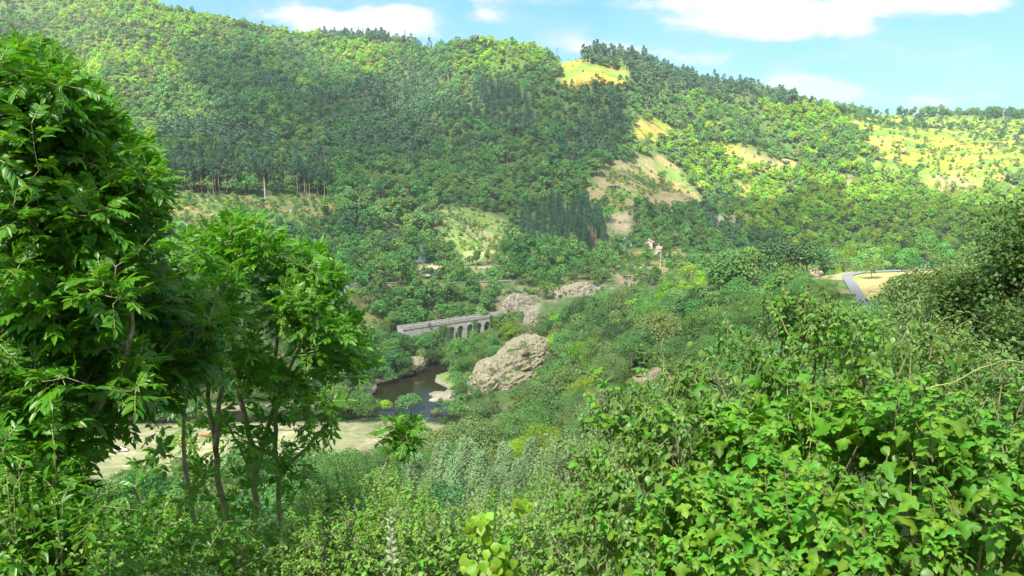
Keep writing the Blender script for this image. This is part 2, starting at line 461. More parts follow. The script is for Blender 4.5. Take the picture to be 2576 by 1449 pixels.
# ------------------------------------------------------------------ what the ground carries, outlined on the hillside
# kind: ground colours, share of trees, share of bushes, tree kinds
DRY=(0.26,0.225,0.11); TAN=(0.30,0.225,0.125); YEL=(0.37,0.345,0.035); LIME=(0.20,0.29,0.035); SCR=(0.17,0.22,0.08); MEA=(0.15,0.33,0.08)
SOIL=(0.36,0.29,0.19); ROCK=(0.29,0.26,0.20); FOR=(0.07,0.12,0.035); SAND=(0.55,0.47,0.36); FORB=(0.085,0.145,0.04); FIELD=(0.30,0.30,0.155); GREY=(0.36,0.32,0.31)
ZONES = [
 # forests
 ('wood_left', FORB, 1.0, 0.0, dict(bright=.42, mid=.3, olive=.12, grey=.08, pine=.13, dark=.03), [(-400,-300),(700,-300),(760,100),(640,120),(520,110),(420,130),(480,230),(540,300),(420,330),(380,420),(300,480),(-400,480)]),
 ('wood_mid', FOR, 1.0, 0.0, dict(dark=.34, mid=.26, pine=.26, olive=.08, bright=.06), [(420,130),(520,110),(640,120),(900,200),(1020,260),(1000,420),(820,470),(400,470),(380,420),(560,320)]),
 ('wood_strip', FORB, 1.0, 0.0, dict(bright=.42, mid=.32, olive=.12, dark=.06, pine=.08), [(700,60),(1100,60),(1340,110),(1370,160),(1250,200),(1000,220),(850,170),(640,120)]),
 ('wood_back', FOR, 1.0, 0.0, dict(pine=.5, fir=.3, dark=.2), [(780,60),(1060,100),(1060,128),(960,116),(880,112),(800,100)]),
 ('wood_center', FOR, 1.0, 0.0, dict(pine=.36, dark=.2, mid=.22, olive=.1, grey=.1, dead=.02), [(900,200),(1250,190),(1400,150),(1420,210),(1590,210),(1610,320),(1560,400),(1480,420),(1440,500),(1300,540),(1100,540),(860,500),(820,470),(1000,420)]),
 ('pinewood', FOR, 0.8, 0.1, dict(pine=.55, grey=.2, mid=.15, olive=.1), [(400,330),(640,330),(830,360),(840,484),(620,490),(400,482)]),
 ('plantation', FOR, 1.9, 0.0, dict(fir=1.0), [(1180,200),(1240,215),(1350,250),(1350,340),(1270,350),(1200,300)]),
 ('fir_grove', FOR, 1.8, 0.0, dict(fir=1.0), [(1295,545),(1360,525),(1470,520),(1510,545),(1530,620),(1500,650),(1400,640),(1350,648),(1310,640)]),
 ('wood_right', FORB, 0.95, 0.0, dict(bright=.62, mid=.22, olive=.06, grey=.06, pine=.14, dark=.04), [(1590,100),(1700,170),(2080,240),(2110,300),(2200,380),(2230,440),(2360,480),(2700,470),(2700,700),(1950,700),(1900,600),(1760,500),(1700,420),(1610,400),(1580,250)]),  # bright broadleaf wood; bright share raised so the tree colour adds to the sunlight
 ('wood_crest', FOR, 1.1, 0.0, dict(pine=.7, mid=.2, olive=.1), [(1480,100),(1620,120),(1740,190),(2080,255),(2080,285),(1900,262),(1740,240),(1640,250),(1580,210),(1575,172),(1460,168)]),
 ('wood_low', FOR, 1.0, 0.0, dict(mid=.36, grey=.2, dark=.18, olive=.1, pine=.1, bright=.06), [(840,500),(1110,540),(1150,640),(1060,700),(870,720),(800,640)]),
 ('wood_village', FOR, 0.9, 0.1, dict(mid=.3, pine=.35, grey=.2, dark=.15), [(1530,560),(1700,545),(1960,600),(2000,680),(1700,640),(1540,640)]),
 # open ground
 ('scrub', SCR, 0.0, 0.75, dict(mid=1), [(395,484),(560,494),(830,494),(850,520),(820,570),(700,585),(640,640),(520,620),(500,575),(390,548)]),
 ('meadow', MEA, 0.0, 0.0, None, [(300,560),(395,545),(440,556),(505,572),(520,600),(400,612),(300,600)]),
 ('soil_bank', SOIL, 0.0, 0.25, dict(mid=1), [(800,560),(860,556),(870,562),(800,568)]),
 ('yellow_field', (0.42,0.31,0.04), 0.0, 0.08, dict(mid=1), [(1405,138),(1455,146),(1470,165),(1578,182),(1578,208),(1500,212),(1402,216)]),
 ('plateau_a', LIME, 0.09, 0.10, dict(dark=.6, pine=.4), [(2090,292),(2200,287),(2576,303),(2700,300),(2700,440),(2576,450),(2460,490),(2360,480),(2230,440),(2190,350)]),
 ('plateau_b', YEL, 0.0, 0.16, dict(mid=1), [(2200,345),(2400,350),(2560,400),(2560,440),(2400,430),(2300,420),(2210,385)]),
 ('plateau_c', TAN, 0.0, 0.14, dict(mid=1), [(2340,440),(2400,440),(2480,470),(2440,492),(2360,480)]),
 ('patch_a', YEL, 0.02, 0.05, dict(mid=1), [(1620,308),(1660,308),(1690,330),(1660,362),(1600,345)]),
 ('patch_b', YEL, 0.05, 0.22, dict(mid=1), [(1790,362),(1850,368),(1960,400),(2030,415),(2010,435),(1940,425),(1860,430),(1820,410)]),
 ('patch_b2', TAN, 0.0, 0.15, dict(mid=1), [(1840,375),(1960,400),(2010,425),(1940,420),(1870,400)]),
 ('patch_c', TAN, 0.05, 0.2, dict(mid=1), [(2100,440),(2160,440),(2150,480),(2130,486)]),
 ('patch_d', YEL, 0.05, 0.2, dict(mid=1), [(2130,400),(2200,405),(2240,425),(2180,430)]),
 ('patch_e', YEL, 0.05, 0.3, dict(mid=1), [(1840,465),(1870,465),(1900,500),(1880,510)]),
 ('spur', DRY, 0.05, 0.3, dict(mid=.5, olive=.5), [(1600,405),(1650,395),(1720,440),(1770,520),(1720,545),(1620,530),(1560,560),(1470,500),(1500,440)]),
 ('spur_b', DRY, 0.0, 0.1, dict(mid=1), [(1500,430),(1600,405),(1560,450),(1500,500),(1475,495)]),
 ('spur_c', TAN, 0.0, 0.08, dict(mid=1), [(1620,492),(1700,490),(1750,520),(1720,545),(1640,530)]),
 ('scree', SOIL, 0.0, 0.2, dict(mid=1), [(1530,540),(1585,530),(1590,590),(1540,590)]),
 ('clearing', (0.27,0.28,0.13), 0.03, 0.42, dict(mid=.5, pine=.5), [(1090,520),(1180,520),(1285,560),(1255,600),(1265,640),(1150,632),(1110,590)]),
 ('clearing_b', SCR, 0.04, 0.5, dict(mid=.5, olive=.5), [(900,430),(980,440),(990,480),(920,490)]),
 ('garden', (0.24,0.34,0.09), 0.0, 0.0, None, [(1150,642),(1215,636),(1222,668),(1160,672)]),
 ('garden_b', (0.20,0.27,0.12), 0.0, 0.1, dict(mid=1), [(1160,676),(1230,670),(1290,690),(1250,708),(1180,706)]),
 ('house_yard', SCR, 0.0, 0.04, dict(mid=1), [(1030,668),(1060,660),(1150,664),(1150,676),(1120,690),(1050,696)]),
 ('cliff_a', ROCK, 0.0, 0.35, dict(mid=1), [(1258,745),(1300,728),(1360,740),(1365,782),(1340,800),(1290,795),(1262,785)]),
 ('cliff_b', ROCK, 0.0, 0.4, dict(mid=1), [(1390,722),(1470,708),(1540,722),(1548,740),(1440,745),(1392,765)]),
 ('gully', SOIL, 0.0, 0.4, dict(mid=1), [(1545,665),(1590,650),(1640,690),(1640,730),(1570,740),(1550,700)]),
 ('gully_b', SOIL, 0.0, 0.25, dict(mid=1), [(1330,790),(1355,800),(1330,840),(1310,830)]),
 ('bank', DRY, 0.05, 0.5, dict(olive=1), [(790,758),(860,752),(930,780),(955,800),(950,850),(880,830),(800,820)]),
 ('bank_b', SCR, 0.0, 0.4, dict(olive=1), [(960,860),(1010,850),(1045,885),(1050,905),(1010,920)]),
 ('village', SCR, 0.05, 0.2, dict(mid=1), [(1560,632),(1690,628),(1800,640),(1800,668),(1700,680),(1560,660)]),
 # this side of the river
 ('near_slope', FORB, 1.0, 0.25, dict(mid=.30, grey=.26, bright=.16, olive=.12, pine=.10, dark=.06), [(1100,1190),(1100,1000),(1170,960),(1340,800),(1500,770),(1700,700),(1900,690),(2130,690),(2150,780),(2300,820),(2600,800),(2700,1450),(1500,1450),(1300,1300)]),
 ('right_shelf', (0.28,0.27,0.13), 0.0, 0.12, dict(mid=1), [(1890,690),(2140,680),(2150,690),(2130,706),(1980,706)]),
 ('right_field', (0.33,0.28,0.12), 0.0, 0.0, None, [(2150,692),(2230,683),(2330,680),(2440,680),(2440,760),(2250,745),(2175,758),(2150,720)]),
 ('right_verge', (0.22,0.33,0.08), 0.0, 0.0, None, [(2132,696),(2200,688),(2180,692),(2162,702),(2158,722),(2172,745),(2164,742),(2140,706)]),
 ('path_a', SOIL, 0.0, 0.1, dict(mid=1), [(1555,790),(1600,772),(1590,800),(1570,850),(1540,830)]),
 ('path_b', SOIL, 0.0, 0.2, dict(mid=1), [(1590,950),(1640,922),(1690,930),(1660,950),(1610,970)]),
 ('path_c', SOIL, 0.0, 0.2, dict(mid=1), [(1800,680),(1830,672),(1850,700),(1800,706)]),
 ('mound', SOIL, 0.0, 0.1, dict(mid=1), [(1870,620),(1910,620),(1915,690),(1870,700)]),
 ('field', FIELD, 0.0, 0.0, None, [(-400,1070),(480,1068),(700,1064),(860,1062),(1000,1060),(1070,1064),(1120,1070),(1150,1085),(1120,1140),(1040,1180),(1010,1210),(900,1260),(600,1330),(-400,1400)]),
 ('sand_a', (0.32,0.28,0.20), 0.0, 0.0, None, [(1086,984),(1098,976),(1128,980),(1150,985),(1140,1006),(1118,1006),(1092,1003),(1076,994)]),
 ('sand_b', (0.2,0.3,0.08), 0.0, 0.25, dict(mid=1), [(1095,945),(1130,935),(1165,940),(1165,966),(1128,978),(1098,966)]),
]
ZI = {z[0]: i for i, z in enumerate(ZONES)}
def zones_at(x, y, z, jit=7.0):
    px, py = proj(x, y, z)
    r = np.hypot(x, y)
    jit = np.where(r > 560, 18.0, np.where(r > 395, 13.0, jit))
    s = np.clip(r / 14, 3, 30)
    px = px + (fbm(x / s, y / s, 3) - 0.5) * jit * 2.2; py = py + (fbm(x / s + 40, y / s + 40, 3) - 0.5) * jit
    res = np.full(x.shape, -1)
    for i, zn in enumerate(ZONES):
        poly = zn[5]
        n = zn[0]
        m = inpoly(px, py, poly)
        if n in ('near_slope', 'right_shelf', 'right_field', 'right_verge', 'path_a', 'path_b', 'path_c', 'mound'): m &= (r < 420)
        elif n in ('field', 'sand_a', 'sand_b'): m &= (r < 400) & (z < ZW + 6)
        else: m &= (r > 395)
        res[m] = i
    return res
TZ0 = TZ
ZG = zones_at(GX, GY, TZ)
cols = np.zeros(GX.shape + (3,))
base = np.array(FORB)
cols[:] = base
cols[GR < 60] = (0.13, 0.13, 0.06)
for i, zn in enumerate(ZONES): cols[ZG == i] = zn[1]
# patches of soil, dry grass and greener growth on the open ground
def soften(a, k):
    for ax in (0, 1):
        p_ = np.pad(a, [(k, k) if i == ax else (0, 0) for i in range(3)], mode='edge')
        a = sum(np.take(p_, range(j, j + a.shape[ax]), axis=ax) for j in range(2 * k + 1)) / (2 * k + 1)
    return a
soft = soften(cols, 3)
cols = np.where((GR > 395)[..., None], soft, cols)
g1 = fbm(GX / 6.5 + 3, GY / 6.5, 4); g2 = fbm(GX / 22 + 7, GY / 15, 4)
f = (np.clip((g1 - 0.50) * 9, 0, 1) * np.clip((g2 - 0.38) * 5, 0, 1) * (GR > 395) * ~np.isin(ZG, [ZI['meadow'], ZI['garden']]))[..., None] * 0.85
cols = cols * (1 - f) + np.array((0.075, 0.125, 0.035)) * f
f = (np.clip((fbm(GX / 9 + 77, GY / 9, 4) - 0.56) * 10, 0, 1) * (GR > 120) * np.isin(ZG, [-1, ZI['near_slope'], ZI['wood_low'], ZI['clearing'], ZI['scrub'], ZI['village'], ZI['garden_b']]))[..., None] * 0.75
cols = cols * (1 - f) + np.array((0.25, 0.205, 0.11)) * f
pn = fbm(GX / 45, GY / 9, 5)
opn = np.isin(ZG, [ZI[k] for k in ('plateau_a', 'plateau_b', 'yellow_field', 'patch_a', 'patch_b', 'spur', 'clearing', 'scrub', 'bank', 'patch_d', 'patch_e', 'village')])
for thr, c, a in ((0.57, (0.33, 0.24, 0.09), 0.8), (0.47, (0.13, 0.22, 0.045), -0.9)):
    f = np.clip((pn - thr) * 12, 0, 1) if a > 0 else np.clip((thr - pn) * 12, 0, 1)
    f = (f * abs(a) * opn)[..., None]
    cols = cols * (1 - f) + np.array(c) * f
fm = (ZG == ZI['field'])
stripe = fbm(GX / 30, GY / 5, 4)
f = (np.clip((stripe - 0.5) * 5, 0, 1) * fm)[..., None]
cols = cols * (1 - f * 0.6) + np.array((0.22, 0.30, 0.11)) * f * 0.6
f = (np.clip((fbm(GX / 8 + 9, GY / 3, 4) - 0.58) * 9, 0, 1) * fm)[..., None]
cols = cols * (1 - f * 0.6) + np.array((0.50, 0.40, 0.28)) * f * 0.6
gm = np.isin(ZG, [ZI['garden'], ZI['garden_b']])
f = ((np.sin(GX * 1.9 + GY * 0.4) > 0) * gm)[..., None] * 0.5
cols = cols * (1 - f) + np.array((0.38, 0.32, 0.2)) * f
fd = band & (rd > -6) & (rd <= 0) & (ZG != ZI['field'])
cols[fd] = (0.30, 0.27, 0.20)
cols[band & (rd > 0)] = (0.12, 0.10, 0.05)

nA, nR = GX.shape
V3 = np.stack([GX, GY, TZ], -1).reshape(-1, 3)
ii, jj = np.meshgrid(np.arange(nA - 1), np.arange(nR - 1), indexing='ij')
ix = (ii * nR + jj).ravel()
FT = np.stack([ix, ix + 1, ix + nR + 1, ix + nR], -1)
m, t, out = mat_new('ground')
ca_ = t.node('ShaderNodeAttribute', attribute_name='groundcol')
tcg = t.node('ShaderNodeTexCoord').outputs['Object']
n_a = t.noise(tcg, 0.35, 8, 0.72)
n_b = t.noise(tcg, 2.6, 5, 0.65)
k1 = t.ramp(n_a, [(0.28, 0.62), (0.5, 0.98), (0.72, 1.35)])
k2 = t.ramp(n_b, [(0.3, 0.75), (0.7, 1.2)])
cc = t.mix(1.0, t.mix(1.0, ca_.outputs['Color'], k1, 'MULTIPLY'), k2, 'MULTIPLY')
pb = t.node('ShaderNodeBsdfPrincipled'); pb.inputs['Roughness'].default_value = 0.95; pb.inputs['Specular IOR Level'].default_value = 0.1
t.l.new(cc, pb.inputs['Base Color'])
bn = t.node('ShaderNodeBump'); bn.inputs['Strength'].default_value = 0.7; bn.inputs['Distance'].default_value = 0.8
t.l.new(t.math('ADD', n_a, t.math('MULTIPLY', n_b, 0.4)), bn.inputs['Height']); t.l.new(bn.outputs[0], pb.inputs['Normal'])
t.l.new(pb.outputs[0], out.inputs[0])
M['ground'] = m
me = mesh_np('ground', V3, FT[:, ::-1], M['ground'], smooth=True)
fattr(me, 'groundcol', np.concatenate([cols.reshape(-1, 3), np.ones((nA * nR, 1))], 1), 'FLOAT_COLOR')
ground = tag(link('ground', me), kind='structure')

# water
m, t, out = mat_new('river_water')
g = t.node('ShaderNodeTexCoord').outputs['Object']
pw = t.node('ShaderNodeBsdfPrincipled')
pw.inputs['Base Color'].default_value = (0.022, 0.022, 0.010, 1)
pw.inputs['Roughness'].default_value = 0.06; pw.inputs['Specular IOR Level'].default_value = 0.3
pw.inputs['IOR'].default_value = 1.33
bw = t.node('ShaderNodeBump'); bw.inputs['Strength'].default_value = 0.05; bw.inputs['Distance'].default_value = 0.25
t.l.new(t.noise(g, 1.3, 4, 0.6), bw.inputs['Height']); t.l.new(bw.outputs[0], pw.inputs['Normal'])
t.l.new(pw.outputs[0], out.inputs[0])
M['water'] = m
wa = np.radians(np.arange(-44, 45, 4.0))
wr = np.array([225, 300, 380, 460])
wv = np.array([[math.sin(a) * r, math.cos(a) * r, ZW] for a in wa for r in wr])
wf = [[i * 4 + j, (i + 1) * 4 + j, (i + 1) * 4 + j + 1, i * 4 + j + 1] for i in range(len(wa) - 1) for j in range(3)]
tag(link('river_water', mesh_np('river_water', wv, np.array(wf), M['water'])), kind='structure')

# roads laid on their shelves
m, t, out = mat_new('asphalt')
g = t.node('ShaderNodeTexCoord').outputs['Object']
pr = t.node('ShaderNodeBsdfPrincipled'); pr.inputs['Roughness'].default_value = 0.85
t.l.new(t.ramp(t.noise(g, 0.8, 6, 0.7), [(0.3, (0.13, 0.13, 0.14)), (0.7, (0.18, 0.18, 0.19))]), pr.inputs['Base Color'])
t.l.new(pr.outputs[0], out.inputs[0]); M['asphalt'] = m
for k, (P, wd) in road_lines.items():
    tg = np.gradient(P, axis=0); sd = np.stack([tg[:, 1], -tg[:, 0]], 1); sd /= np.linalg.norm(sd, axis=1)[:, None]
    a = P.copy(); b = P.copy(); a[:, :2] -= sd * wd / 2; b[:, :2] += sd * wd / 2
    a[:, 2] += 0.25; b[:, 2] += 0.25
    v = np.stack([a, b], 1).reshape(-1, 3)
    i = np.arange(len(P) - 1) * 2
    tag(link('country_road', mesh_np('country_road', v, np.stack([i, i + 1, i + 3, i + 2], 1), M['asphalt'])), kind='structure')
# ------------------------------------------------------------------ tree builders
def rand_dirs(n, rng):
    v = rng.normal(size=(n, 3)); return v / np.linalg.norm(v, axis=1)[:, None]
def leaf_quads(P, N, S, rng, asp=0.6):
    """small bent leaf clumps at P facing N"""
    n = len(P)
    S = np.broadcast_to(S, (n,))[:, None]
    t = np.cross(N, rand_dirs(n, rng)); t /= np.linalg.norm(t, axis=1)[:, None] + 1e-9
    b = np.cross(N, t)
    bend = N * S * rng.uniform(-0.1, 0.3, (n, 1))
    v = np.stack([P - t * S * 0.5, P - b * S * 0.5 * asp + bend * 0.6, P + t * S * 0.5 - bend, P + b * S * 0.5 * asp + bend * 0.6], 1).reshape(-1, 3)
    f = np.arange(n * 4).reshape(-1, 4)
    return v, f
def unit(v): return v / (np.linalg.norm(v, axis=-1, keepdims=True) + 1e-9)
def broad_crown(rng, H, W, nlobe, n, s, base=0.25, squash=1.0):
    """uneven crown of many leaf clumps on lobes; returns leaf quads"""
    cz = H * (base + 1) / 2; hz = H * (1 - base) / 2 * squash
    d = rand_dirs(nlobe, rng); d[:, 2] = d[:, 2] * 0.9 + 0.15
    rad = rng.uniform(0.35, 0.82, nlobe)[:, None]
    taper = 1 - 0.35 * np.clip(d[:, 2:3], 0, 1)
    C = d * rad * np.array([W / 2, W / 2, hz]) * np.concatenate([taper, taper, np.ones_like(taper)], 1) + [0, 0, cz]
    C[0] = (0, 0, cz + hz * 0.45)
    lr = rng.uniform(0.17, 0.30, nlobe) * W
    pick = rng.choice(nlobe, n, p=lr ** 2 / (lr ** 2).sum())
    dd = rand_dirs(n, rng); dd[:, 2] = np.where(dd[:, 2] < -0.3, -dd[:, 2], dd[:, 2])
    P = C[pick] + dd * (lr[pick] * rng.uniform(0.72, 1.08, n))[:, None] * [1, 1, 0.8]
    inside = np.zeros(n, bool)
    for k in range(nlobe):
        inside |= (np.linalg.norm((P - C[k]) / [1, 1, 0.8], axis=1) < lr[k] * 0.66)
    P = P[~inside]; dd = dd[~inside]
    N = unit(dd + rng.normal(size=dd.shape) * 0.45 + [0, 0, 0.25])
    return leaf_quads(P, N, rng.uniform(0.6, 1.3, len(P)) * s, rng, 0.7), C
def limbs(rng, H, W, C, r0, base=0.25, k=6):
    mb = MB()
    hs = np.linspace(0, H * 0.72, 6)
    tr = np.stack([np.cumsum(rng.normal(0, 0.012 * H, 6)) * (hs > 0), np.cumsum(rng.normal(0, 0.012 * H, 6)) * (hs > 0), hs], 1)
    tr[0, 2] = -0.6
    mb.tube(tr, np.linspace(r0, r0 * 0.3, 6), k)
    for c in C[:min(len(C), 7)]:
        h0 = rng.uniform(0.18, 0.5) * H
        s = np.array([np.interp(h0, hs, tr[:, 0]), np.interp(h0, hs, tr[:, 1]), h0])
        mid = (s + c) / 2 + [0, 0, 0.05 * H]
        mb.tube([s, mid, c], [r0 * 0.45, r0 * 0.3, r0 * 0.1], max(4, k - 2))
    return mb
def pine_crown(rng, H, W, n, s, base=0.45, layers=9):
    vs = []; fs = []; off = 0
    P = []; N = []
    for i in range(layers):
        u = i / (layers - 1)
        h = H * (base + (0.97 - base) * u)
        reach = W / 2 * (1 - 0.62 * u ** 2.4) * rng.uniform(0.7, 1.15)
        for j in range(rng.integers(3, 6)):
            a = rng.uniform(0, 2 * math.pi)
            m_ = max(3, int(n / layers / 4.2))
            rr = reach * np.sqrt(rng.uniform(0.05, 1, m_)); aa = a + rng.normal(0, 0.36, m_)
            P.append(np.stack([rr * np.cos(aa), rr * np.sin(aa), h + rr * 0.12 + rng.normal(0, 0.022 * H, m_)], 1))
            N.append(unit(np.stack([np.cos(aa) * 0.35, np.sin(aa) * 0.35, np.ones(m_)], 1) + rng.normal(size=(m_, 3)) * 0.35))
    P = np.concatenate(P); N = np.concatenate(N)
    return leaf_quads(P, N, rng.uniform(0.7, 1.4, len(P)) * s, rng, 0.6)
def fir_crown(rng, H, W, n, s, base=0.08, layers=14):
    P = []; N = []; T = []
    for i in range(layers):
        u = (i + rng.uniform(-0.2, 0.2)) / layers
        h = H * (base + (1 - base) * u)
        reach = W / 2 * (1 - u) ** 0.85 + 0.02 * W
        nb = max(4, int(9 * (1 - u) + 4))
        a0 = rng.uniform(0, 6.28)
        m_ = max(2, int(n / layers / nb * (1.6 - 1.2 * u)))
        for j in range(nb):
            a = a0 + j * 6.283 / nb + rng.normal(0, 0.12)
            L_ = reach * rng.uniform(0.78, 1.12)
            q = rng.uniform(0.15, 1, m_)
            P.append(np.stack([np.cos(a) * q * L_, np.sin(a) * q * L_, h - 0.28 * L_ * q + 0.10 * L_ * q * q + rng.normal(0, 0.01 * H, m_)], 1) + rng.normal(0, 0.05 * W * 0.5, (m_, 3)))
            N.append(unit(np.stack([np.cos(a) * 0.5 * np.ones(m_), np.sin(a) * 0.5 * np.ones(m_), np.ones(m_)], 1) + rng.normal(size=(m_, 3)) * 0.4))
    P = np.concatenate(P); N = np.concatenate(N)
    P = np.concatenate([P, [[0, 0, H * 0.985], [0, 0, H * 0.965]]]); N = np.concatenate([N, [[1, 0, 0.2], [0, 1, 0.2]]])
    return leaf_quads(P, N, rng.uniform(0.7, 1.3, len(P)) * s, rng, 0.5)

class Proto: pass
def make_proto(kind, tone, H, W, n, s, seed, lod):
    rng = np.random.default_rng(seed)
    p = Proto(); p.H = H; p.W = W; p.tone = tone; p.kind = kind
    C = None
    if kind == 'broad':
        (v, f), C = broad_crown(rng, H, W, 9 if lod == 0 else (18 if lod == 1 else 30), n, s, base=rng.uniform(0.12, 0.22))
        tk = limbs(rng, H, W, C, 0.022 * H, k=5 if lod == 0 else 7); bark = M['bark']
    elif kind == 'bush':
        (v, f), C = broad_crown(rng, H, W, 6 if lod == 0 else 12, n, s, base=0.0)
        tk = limbs(rng, H, W, C[:3], 0.02 * H, k=4); bark = M['bark']
    elif kind == 'pine':
        v, f = pine_crown(rng, H, W, n, s, base=rng.uniform(0.36, 0.5), layers=8 if lod == 0 else 11)
        tk = MB(); hs = np.linspace(-0.5, H * 0.96, 5)
        tk.tube(np.stack([rng.normal(0, 0.006 * H, 5), rng.normal(0, 0.006 * H, 5), hs], 1), np.linspace(0.016 * H, 0.003 * H, 5), 5)
        for k_ in range(4 if lod == 0 else 12):
            h = rng.uniform(0.35, 0.9) * H; a = rng.uniform(0, 6.28); q = W * 0.4 * (1.25 - h / H)
            tk.tube([[0, 0, h], [math.cos(a) * q, math.sin(a) * q, h + 0.12 * q]], [0.006 * H, 0.002 * H], 4)
        bark = M['pinebark']
    else:
        v, f = fir_crown(rng, H, W, n, s, layers=12 if lod == 0 else 20)
        tk = MB(); tk.tube([[0, 0, -0.5], [0, 0, H * 0.5], [0, 0, H * 0.97]], [0.016 * H, 0.01 * H, 0.002 * H], 5)
        bark = M['bark']
    name = {'broad': 'broadleaf', 'bush': 'bush', 'pine': 'pine', 'fir': 'fir'}[kind]
    p.crown = mesh_np(name + '_crown', v, f, M[tone])
    p.trunk = tk.mesh(name + '_trunk', bark, smooth=True)
    # both together for the far woods
    tv = np.concatenate(tk.v); tf = np.concatenate(tk.f4)
    p.whole = mesh_np(name + '_whole', np.concatenate([v, tv]), [f, tf + len(v)], [M[tone], bark],
                      mi=np.concatenate([np.zeros(len(f)), np.ones(len(tf))]))
    return p
SPEC = {'deep': ('broad', 9.5, 9.0), 'bright': ('broad', 9.5, 8.6), 'mid': ('broad', 9.5, 8.6), 'dark': ('broad', 9.0, 8.4), 'olive': ('broad', 8.0, 7.6), 'grey': ('broad', 8.5, 7.8),
        'pine': ('pine', 11.5, 7.2), 'fir': ('fir', 14.0, 5.2), 'palefir': ('fir', 6.5, 3.4), 'dead': ('pine', 11, 4.5)}
FARP, MIDP = {}, {}
sd_ = 100
for tone, (k, H, W) in SPEC.items():
    FARP[tone] = []; MIDP[tone] = []
    for j in range(5):
        sd_ += 1
        nf = {'broad': 420, 'pine': 300, 'fir': 380}[k]; sf = {'broad': 1.15, 'pine': 1.2, 'fir': 1.0}[k]
        if tone == 'dead': nf, sf = 90, 0.7
        FARP[tone].append(make_proto(k, tone, H * (0.8 + 0.1 * j), W * (1.1 - 0.06 * j), nf, sf, sd_, 0))
        nm = {'broad': 2600, 'pine': 1500, 'fir': 1900}[k]; sm = {'broad': 0.52, 'pine': 0.6, 'fir': 0.5}[k]
        if tone == 'dead': nm, sm = 200, 0.5
        if tone == 'palefir': nm, sm = 2600, 0.24
        MIDP[tone].append(make_proto(k, tone, H * (0.8 + 0.1 * j), W * (1.1 - 0.06 * j), nm, sm, sd_ + 50, 1))
BUSHF = {}; BUSHM = {}
for q, tone in enumerate(('mid', 'olive', 'bright', 'dark', 'grey')):
    BUSHF[tone] = [make_proto('bush', tone, 2.2, 3.2, 110, 0.7, 300 + q * 5 + j, 0) for j in range(2)]
    BUSHM[tone] = [make_proto('bush', tone, 2.2, 3.2, 700, 0.26, 340 + q * 5 + j, 1) for j in range(2)]

# ------------------------------------------------------------------ where they stand
cum = np.maximum.accumulate(TZ / RR[None, :], axis=1)        # steepest ground seen so far along each direction
def visible(x, y, top, margin=0.004):
    rel = top / np.hypot(x, y)
    return rel > lookup(x * 0.985, y * 0.985, cum) + margin * 0 - 0.003
def jgrid(r0, r1, s, rng):
    lim = r1 * math.sin(R_(36)) + 40
    gx, gy = np.meshgrid(np.arange(-lim, lim, s), np.arange(r0 * 0.75, r1, s))
    x = (gx + rng.uniform(-0.42, 0.42, gx.shape) * s).ravel(); y = (gy + rng.uniform(-0.42, 0.42, gx.shape) * s).ravel()
    r = np.hypot(x, y); a = np.degrees(np.arctan2(x, y))
    m = (r >= r0) & (r < r1) & (np.abs(a) < 35.5)
    return x[m], y[m]
OUTCROP = at(1262, 960, 338)
trees = []      # x, y, z, species tone, scale, is bush
def plant(r0, r1, s, scale, rng):
    x, y = jgrid(r0, r1, s, rng)
    z = lookup(x, y)
    zn = zones_at(x, y, z)
    wet = lookup(x, y, rd) > -3.0
    ok = ~wet
    for P, wd in road_lines.values():
        d = np.min(np.hypot(x[:, None] - P[None, :, 0], y[:, None] - P[None, :, 1]), axis=1)
        ok &= d > wd * 0.5 + 2.5
    u = rng.random(len(x)); u2 = rng.random(len(x))
    patch = fbm(x / 38, y / 38, 3); patch = np.clip((patch - 0.5) * 2.6 + 0.5, 0, 0.999)
    pbig = np.clip((fbm(x / 130 + 30, y / 130, 3) - 0.5) * 3.2 + 0.5, 0, 0.999)
    sz = fbm(x / 60 + 90, y / 60, 2)
    for i in np.nonzero(ok)[0]:
        zi = zn[i]
        if zi < 0:
            if abs(math.degrees(math.atan2(x[i], y[i]))) < 34 and u[i] < 0.85 and math.hypot(x[i], y[i]) > 60:
                if z[i] < ZW + 3 and u[i] > 0.7: continue
                dens, bush, mixd = 0.85, 0.1, dict(mid=.4, grey=.2, dark=.25, pine=.15)
            else: continue
        else: _, _, dens, bush, mixd, _ = ZONES[zi]
        if mixd is None: continue
        isb = False
        if u[i] > dens * (1.0 if dens > 1 else 1.0):
            if u2[i] < bush * 1.15: isb = True
            else: continue
        ks = sorted(mixd, key=['bright', 'olive', 'grey', 'mid', 'dead', 'dark', 'pine', 'fir', 'palefir'].index); ws = np.cumsum([float(mixd[k]) for k in ks]); ws /= ws[-1]
        val = pbig[i] * 0.42 + patch[i] * 0.24 + rng.random() * 0.34
        tone = ks[int(np.searchsorted(ws, min(val, 0.999)))]
        if isb: tone = ['mid', 'olive', 'bright', 'dark', 'grey'][rng.choice(5, p=[.36, .16, .2, .16, .12])]
        sc_ = scale * rng.uniform(0.55, 1.3) * (0.8 + 0.4 * sz[i])
        trees.append((x[i], y[i], z[i], tone, sc_, isb, zi))
rng = np.random.default_rng(11)
plant(1600, 2000, 11, 1.2, rng)
plant(600, 1600, 7.6, 1.22, rng)
plant(395, 600, 6.6, 1.08, rng)
plant(225, 395, 6.8, 1.08, rng)
plant(130, 225, 6.0, 0.92, rng)
plant(40, 130, 4.6, 0.5, rng)
